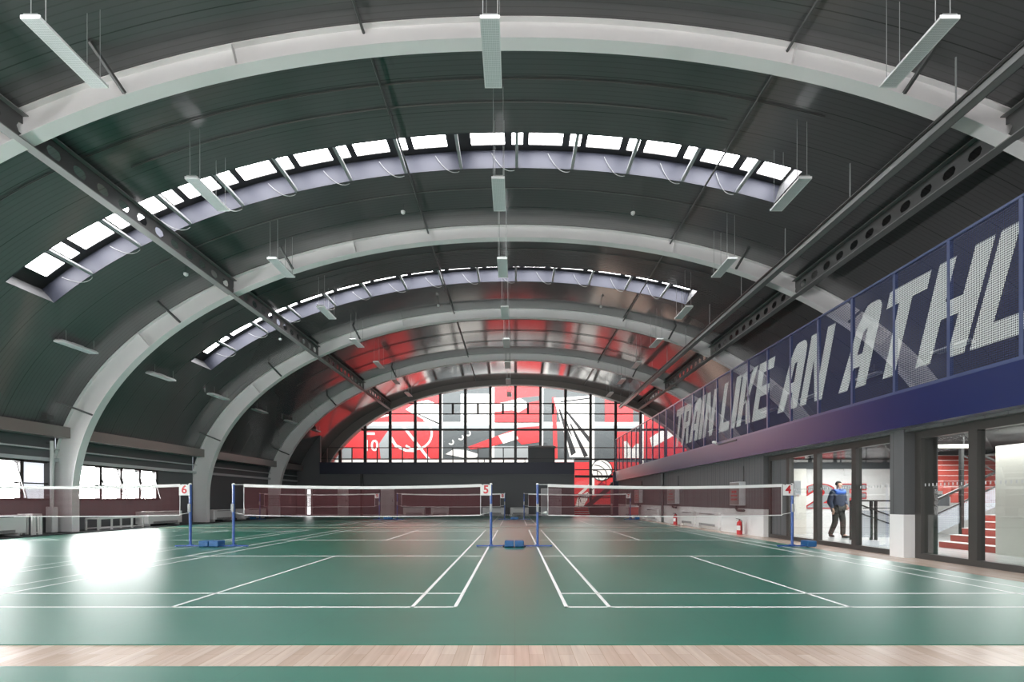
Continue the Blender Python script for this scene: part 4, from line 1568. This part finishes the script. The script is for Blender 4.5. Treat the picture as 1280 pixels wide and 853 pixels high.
# ------------------------------------------------------------------ badminton equipment
def net_post(x, y, out, label, group, w0=0.29):
    """blue pole on a wheeled base; out = +1/-1 towards the weight"""
    t = thing('net_post', label, 'net post', (x, y, 0.006), group)
    z = 0.006
    obj('pole', MB().tube([(x, y, z + 0.04), (x, y, 1.53)], 0.030, 12), M['pole'], t, smooth=True)
    obj('cap', MB().lathe(x, y, [(0.034, 1.53), (0.034, 1.55), (0.015, 1.565)], 12), M['tape'], t)
    obj('foot', MB().box(min(x - out * 0.36, x + out * 0.34), max(x - out * 0.36, x + out * 0.34), y - 0.035, y + 0.035, z + 0.012, z + 0.04)
        .box(x - 0.05, x + 0.05, y - 0.05, y + 0.05, z + 0.012, z + 0.06), M['pole'], t)
    x0, x1 = sorted((x + out * w0, x + out * (w0 + 0.226)))
    obj('weight', MB().cbox(x0, x1, y - 0.15, y + 0.15, z + 0.012, z + 0.155, 0.018), M['weight'], t)
    for dx, dy in ((-out * 0.33, 0), (out * 0.31, 0.12), (out * 0.31, -0.12)):
        obj('wheel', MB().tube([(x + dx, y + dy - 0.012, z + 0.02), (x + dx, y + dy + 0.012, z + 0.02)], 0.02, 10), M['rubber'], t)
    obj('winch', MB().cbox(x - 0.03, x + 0.03, y - 0.065, y - 0.025, 0.86, 1.06, 0.008), M['strut'], t)
    return t


def net(xa, xb, y, label, group):
    t = thing('badminton_net', label, 'net', ((xa + xb) / 2, y, 0.77), group)
    n = 24

    def sag(u):
        return 0.055 * 4 * u * (1 - u)
    top = [(xa + (xb - xa) * i / n, 1.545 - sag(i / n)) for i in range(n + 1)]
    bot = [(xa + (xb - xa) * i / n, 0.78 - sag(i / n) * 0.6) for i in range(n + 1)]
    obj('mesh', MB().strip([[(a[0], y, b[1]), (a[0], y, a[1])] for a, b in zip(top, bot)]), M['net'], t, recalc=False)
    obj('head_tape', MB().strip([[(a[0], y - 0.005, a[1] - 0.07), (a[0], y - 0.005, a[1]), (a[0], y + 0.005, a[1]), (a[0], y + 0.005, a[1] - 0.07), (a[0], y - 0.005, a[1] - 0.07)] for a in top]), M['tape'], t)
    obj('bottom_cord', MB().tube([(a[0], y, a[1]) for a in bot], 0.012, 6), M['tape'], t)
    for x in (xa, xb):
        s = 1 if x == xa else -1
        obj('side_tape', MB().box(min(x, x + s * 0.012), max(x, x + s * 0.012), y - 0.006, y + 0.006, 0.78, 1.54), M['tape'], t)
        obj('tie_cord', MB().tube([(x, y, 1.53), (x - s * 0.212, y, 1.53)], 0.006, 5).tube([(x, y, 0.80), (x - s * 0.212, y, 0.84)], 0.006, 5), M['tape'], t)
    return t


def court_sign(x, y, digit, label, rot=0):
    t = thing('court_number_sign', label, 'sign', (x, y, 1.27), 'court number cards')
    obj('card', MB().cbox(x - 0.128, x + 0.128, y - 0.012, y - 0.004, 1.265, 1.535, 0.003), M['tape'], t)
    obj('numeral', text_mb(digit, 0.27, lambda u, v, w: (x + u, y - 0.014 + w, 1.40 + v), bold=0.008, extrude=0.001), M['red'], t)
    for sx in (-1, 1):
        obj('clip', MB().box(x + sx * 0.08 - 0.012, x + sx * 0.08 + 0.012, y - 0.016, y + 0.012, 1.52, 1.552), M['dark_steel'], t)
    return t


rows = (('near', 11.85, {0: '6', 1: '5', 2: '4'}), ('far', 28.4, {0: '9', 1: '8', 2: '7'}))
for row, y, dig in rows:
    pos_word = {0: 'left', 1: 'middle', 2: 'right'}
    for i, cx in enumerate(COURTS):
        xa, xb = cx - 3.22, cx + 3.16
        if i == 2:
            xa, xb = cx - 3.02, cx + 3.22
        if i == 1:
            xb = cx + 3.09
        if i == 0:
            xb = -7.94
        w = pos_word[i]
        grp = 'net posts of the %s row of courts' % row
        if not (i == 0):
            net_post(xa, y, -1, 'blue net pole at the left end of the %s net in the %s row' % (w, row), grp, 0.335 if i == 2 else 0.29)
        net_post(xb, y, 1, 'blue net pole at the right end of the %s net in the %s row' % (w, row), grp, 0.335 if i == 1 else 0.29)
        net(xa + 0.25 if i else -14.7, xb - 0.25, y, 'maroon badminton net with white tape, %s one of the %s row' % (w, row), 'nets of the %s row' % row)
        court_sign(xb - 0.12, y - 0.035, dig[i], 'white card with red number, right end of %s net, %s row' % (w, row))
        if i == 0:
            net_post(-14.95, y, -1, 'blue net pole at the far left end of the left net in the %s row' % row, grp)

# a shuttlecock hanging in the near right net
t = thing('shuttlecock', 'white shuttlecock caught at the left end of the near right net', 'shuttlecock', (0.78, 11.8, 0.84))
obj('cork', MB().tube([(0.69, 11.82, 0.85), (0.73, 11.82, 0.85)], [0.012, 0.014], 8), M['tape'], t)
obj('feathers', MB().tube([(0.73, 11.82, 0.85), (0.79, 11.82, 0.85)], [0.013, 0.032], 10, False), M['mural_white'], t)

# ------------------------------------------------------------------ the man in the lobby
def skinned(name, verts, edges, radii, m, parent, root=0, sub=2):
    off = origin_of(parent)
    me = bpy.data.meshes.new(name)
    me.from_pydata([tuple(Vector(v) - off) for v in verts], edges, [])
    o = bpy.data.objects.new(name, me)
    C.objects.link(o)
    o.parent = parent
    sk = o.modifiers.new('skin', 'SKIN')
    sk.use_smooth_shade = True
    lay_ = me.skin_vertices[0] if me.skin_vertices else None
    for i, r in enumerate(radii):
        rr = r if isinstance(r, tuple) else (r, r)
        me.skin_vertices[0].data[i].radius = rr
        me.skin_vertices[0].data[i].use_root = (i == root)
    ss = o.modifiers.new('subdivision', 'SUBSURF')
    ss.levels = sub
    ss.render_levels = sub
    me.materials.append(m)
    return o


def make_man(px, py, pz, rot):
    man = thing('person', 'man in dark jacket with blue shoulders and dark trousers walking behind the glass', 'person', (px, py, pz))
    cr, sr = math.cos(rot), math.sin(rot)

    def P(x, y, z):
        return (px + x * cr - y * sr, py + x * sr + y * cr, pz + z)
    # local frame: faces -y; +x is image right
    J = {'pelvis': P(0, 0, 0.92), 'waist': P(0, 0.01, 1.06), 'chest': P(0.0, 0.0, 1.26), 'top': P(0, 0.01, 1.38), 'neck': P(0.0, 0.0, 1.46),
         'chin': P(0.012, -0.025, 1.525), 'head': P(0.015, -0.012, 1.60), 'crown': P(0.012, 0.0, 1.665),
         'hipL': P(-0.095, 0, 0.89), 'kneeL': P(-0.125, -0.02, 0.48), 'ankL': P(-0.16, 0.14, 0.10), 'toeL': P(-0.185, 0.0, 0.04),
         'hipR': P(0.095, 0, 0.89), 'kneeR': P(0.075, -0.10, 0.48), 'ankR': P(0.03, -0.13, 0.09), 'toeR': P(0.09, -0.30, 0.035),
         'shL': P(-0.195, 0.01, 1.36), 'elL': P(-0.275, 0.05, 1.08), 'wrL': P(-0.22, -0.03, 0.85),
         'shR': P(0.195, 0.01, 1.36), 'elR': P(0.305, 0.06, 1.10), 'wrR': P(0.215, -0.10, 0.96)}
    R = {'pelvis': (0.135, 0.10), 'waist': (0.125, 0.095), 'chest': (0.15, 0.105), 'top': (0.12, 0.085), 'neck': 0.052, 'chin': (0.05, 0.058), 'head': (0.07, 0.088), 'crown': (0.05, 0.06),
         'hipL': 0.085, 'kneeL': 0.058, 'ankL': 0.04, 'toeL': 0.03, 'hipR': 0.085, 'kneeR': 0.058, 'ankR': 0.04, 'toeR': 0.03,
         'shL': 0.062, 'elL': 0.042, 'wrL': 0.028, 'shR': 0.062, 'elR': 0.042, 'wrR': 0.028}
    E = [('pelvis', 'waist'), ('waist', 'chest'), ('chest', 'top'), ('top', 'neck'), ('neck', 'chin'), ('chin', 'head'), ('head', 'crown'),
         ('pelvis', 'hipL'), ('hipL', 'kneeL'), ('kneeL', 'ankL'), ('ankL', 'toeL'), ('pelvis', 'hipR'), ('hipR', 'kneeR'), ('kneeR', 'ankR'), ('ankR', 'toeR'),
         ('top', 'shL'), ('shL', 'elL'), ('elL', 'wrL'), ('top', 'shR'), ('shR', 'elR'), ('elR', 'wrR')]
    # hands: palm and five fingers each
    for s, wr, dirv in (('L', Vector((-0.22, -0.03, 0.85)), Vector((0.02, -0.02, -1.0))), ('R', Vector((0.215, -0.10, 0.96)), Vector((-0.5, -0.35, -0.75)))):
        d = dirv.normalized()
        side = Vector((0, -1, 0)) if s == 'L' else Vector((-0.2, -0.8, 0.3)).normalized()
        side = (side - d * side.dot(d)).normalized()
        inn = d.cross(side) * (1 if s == 'L' else -1)
        palm = wr + d * 0.05
        J['palm' + s] = P(*palm)
        R['palm' + s] = (0.034, 0.02)
        E.append(('wr' + s, 'palm' + s))
        for k, (o_, ln) in enumerate(((0.03, 0.070), (0.01, 0.080), (-0.01, 0.075), (-0.03, 0.058))):
            base = palm + side * o_ + d * 0.035
            mid = base + d * ln * 0.5 + inn * 0.008
            tip = base + d * ln * 0.9 + inn * 0.03
            for nm, p_, r_ in (('b', base, 0.0095), ('m', mid, 0.009), ('t', tip, 0.0075)):
                J['f%d%s%s' % (k, nm, s)] = P(*p_)
                R['f%d%s%s' % (k, nm, s)] = r_
            E += [('palm' + s, 'f%db%s' % (k, s)), ('f%db%s' % (k, s), 'f%dm%s' % (k, s)), ('f%dm%s' % (k, s), 'f%dt%s' % (k, s))]
        t1 = wr + d * 0.035 + side * 0.035
        t2 = wr + d * 0.075 + side * 0.058 + inn * 0.01
        J['t1' + s], J['t2' + s] = P(*t1), P(*t2)
        R['t1' + s], R['t2' + s] = 0.011, 0.009
        E += [('wr' + s, 't1' + s), ('t1' + s, 't2' + s)]
    # nose, brow and ears (head turned a little to image right)
    for nm, p_, r_ in (('nose', (0.045, -0.115, 1.575), 0.011), ('earA', (-0.062, 0.0, 1.585), 0.013), ('earB', (0.09, -0.02, 1.585), 0.013), ('mouth', (0.035, -0.095, 1.54), 0.018)):
        J[nm] = P(*p_)
        R[nm] = r_
        E.append(('head' if nm != 'mouth' else 'chin', nm))
    keys = list(J)
    ix = {k: i for i, k in enumerate(keys)}
    skinned('body', [J[k] for k in keys], [(ix[a], ix[b]) for a, b in E], [R[k] for k in keys], M['skin'], man, ix['pelvis'])

    def sub_skin(name, chain_edges, rad, m, root, extra=None, sub=2):
        ks = []
        for a, b in chain_edges:
            for k in (a, b):
                if k not in ks:
                    ks.append(k)
        vs = [(extra or {}).get(k, J.get(k)) for k in ks]
        return skinned(name, vs, [(ks.index(a), ks.index(b)) for a, b in chain_edges], [rad[k] for k in ks], m, man, ks.index(root), sub)
    ex = {'hem': P(0, 0.0, 0.86), 'cuffL': P(-0.222, -0.022, 0.875), 'cuffR': P(0.222, -0.09, 0.98), 'collar': P(0, 0.0, 1.455)}
    sub_skin('jacket', [('hem', 'waist'), ('waist', 'chest'), ('chest', 'top'), ('top', 'shL'), ('shL', 'elL'), ('elL', 'cuffL'), ('top', 'shR'), ('shR', 'elR'), ('elR', 'cuffR')],
             {'hem': (0.205, 0.15), 'waist': (0.21, 0.15), 'chest': (0.215, 0.155), 'top': (0.16, 0.12), 'shL': 0.095, 'elL': 0.082, 'cuffL': 0.05, 'shR': 0.095, 'elR': 0.082, 'cuffR': 0.05},
             M['jacket'], 'chest', ex)
    ex2 = {'a': P(-0.185, 0.0, 1.375), 'b': P(0, 0.0, 1.40), 'c': P(0.185, 0.0, 1.375), 'd': P(0, 0.0, 1.46), 'b2': P(0, -0.01, 1.33)}
    sub_skin('jacket_yoke', [('b', 'a'), ('b', 'c'), ('b', 'd'), ('b', 'b2')], {'a': (0.098, 0.105), 'b': (0.145, 0.14), 'c': (0.098, 0.105), 'd': 0.068, 'b2': (0.205, 0.165)}, M['yoke'], 'b', ex2)
    ex3 = {'cufL': P(-0.16, 0.14, 0.06), 'cufR': P(0.03, -0.13, 0.045)}
    sub_skin('trousers', [('pelvis', 'hipL'), ('hipL', 'kneeL'), ('kneeL', 'cufL'), ('pelvis', 'hipR'), ('hipR', 'kneeR'), ('kneeR', 'cufR')],
             {'pelvis': (0.15, 0.115), 'hipL': 0.105, 'kneeL': 0.082, 'cufL': 0.068, 'hipR': 0.105, 'kneeR': 0.082, 'cufR': 0.068}, M['trouser'], 'pelvis', ex3)
    for s, a, b in (('L', P(-0.155, 0.16, 0.06), P(-0.185, -0.02, 0.045)), ('R', P(0.02, -0.09, 0.045), P(0.09, -0.31, 0.04))):
        mid = Vector(a).lerp(Vector(b), 0.5)
        skinned('shoe', [a, tuple(mid), b], [(0, 1), (1, 2)], [(0.048, 0.05), (0.052, 0.045), (0.04, 0.035)], M['shoe'], man, 1)
    # short hair: a close cap, lower at the back and sides than over the forehead
    rows = []
    for i in range(9):
        row = []
        for k in range(21):
            az = 2 * PI * k / 20
            low = math.radians(100) if math.sin(az) > -0.5 else math.radians(52)
            th = 0.02 + (low - 0.02) * i / 8
            row.append(P(0.013 + 0.083 * math.sin(th) * math.cos(az), -0.004 + 0.098 * math.sin(th) * math.sin(az), 1.615 + 0.108 * math.cos(th)))
        rows.append(row)
    obj('hair', MB().strip(rows), M['hair'], man, smooth=True)
    return man


make_man(9.84, 14.7, 0.012, math.radians(14))

# ------------------------------------------------------------------ unseen glowing window wall, added behind the camera to fill the hall
rear = set_structure('window_9', (0, Y_BACK, 3))
structure('wall_rear', MB().box(-17, 17, Y_BACK - 0.3, Y_BACK - 0.1, 0, 11), M['wall'])
rp, rf = MB(), MB()
for k in range(-5, 5):
    x0 = 2.2 * k
    for z0, z1 in ((0.9, 3.6), (3.7, 6.4), (6.5, 8.6)):
        if max(abs(x0), abs(x0 + 2.2)) > 9 and z0 > 6:
            continue
        obj('pane', MB().box(x0 + 0.06, x0 + 2.14, Y_BACK - 0.06, Y_BACK - 0.05, z0, z1), M['rear_fill_pane'], rear)
    rf.box(x0 - 0.06, x0 + 0.06, Y_BACK - 0.09, Y_BACK, 0.8, 8.7)
for z_ in (0.85, 3.65, 6.45, 8.65):
    rf.box(-11, 11, Y_BACK - 0.09, Y_BACK, z_ - 0.06, z_ + 0.06)
obj('window_frame', rf, M['black'], rear)
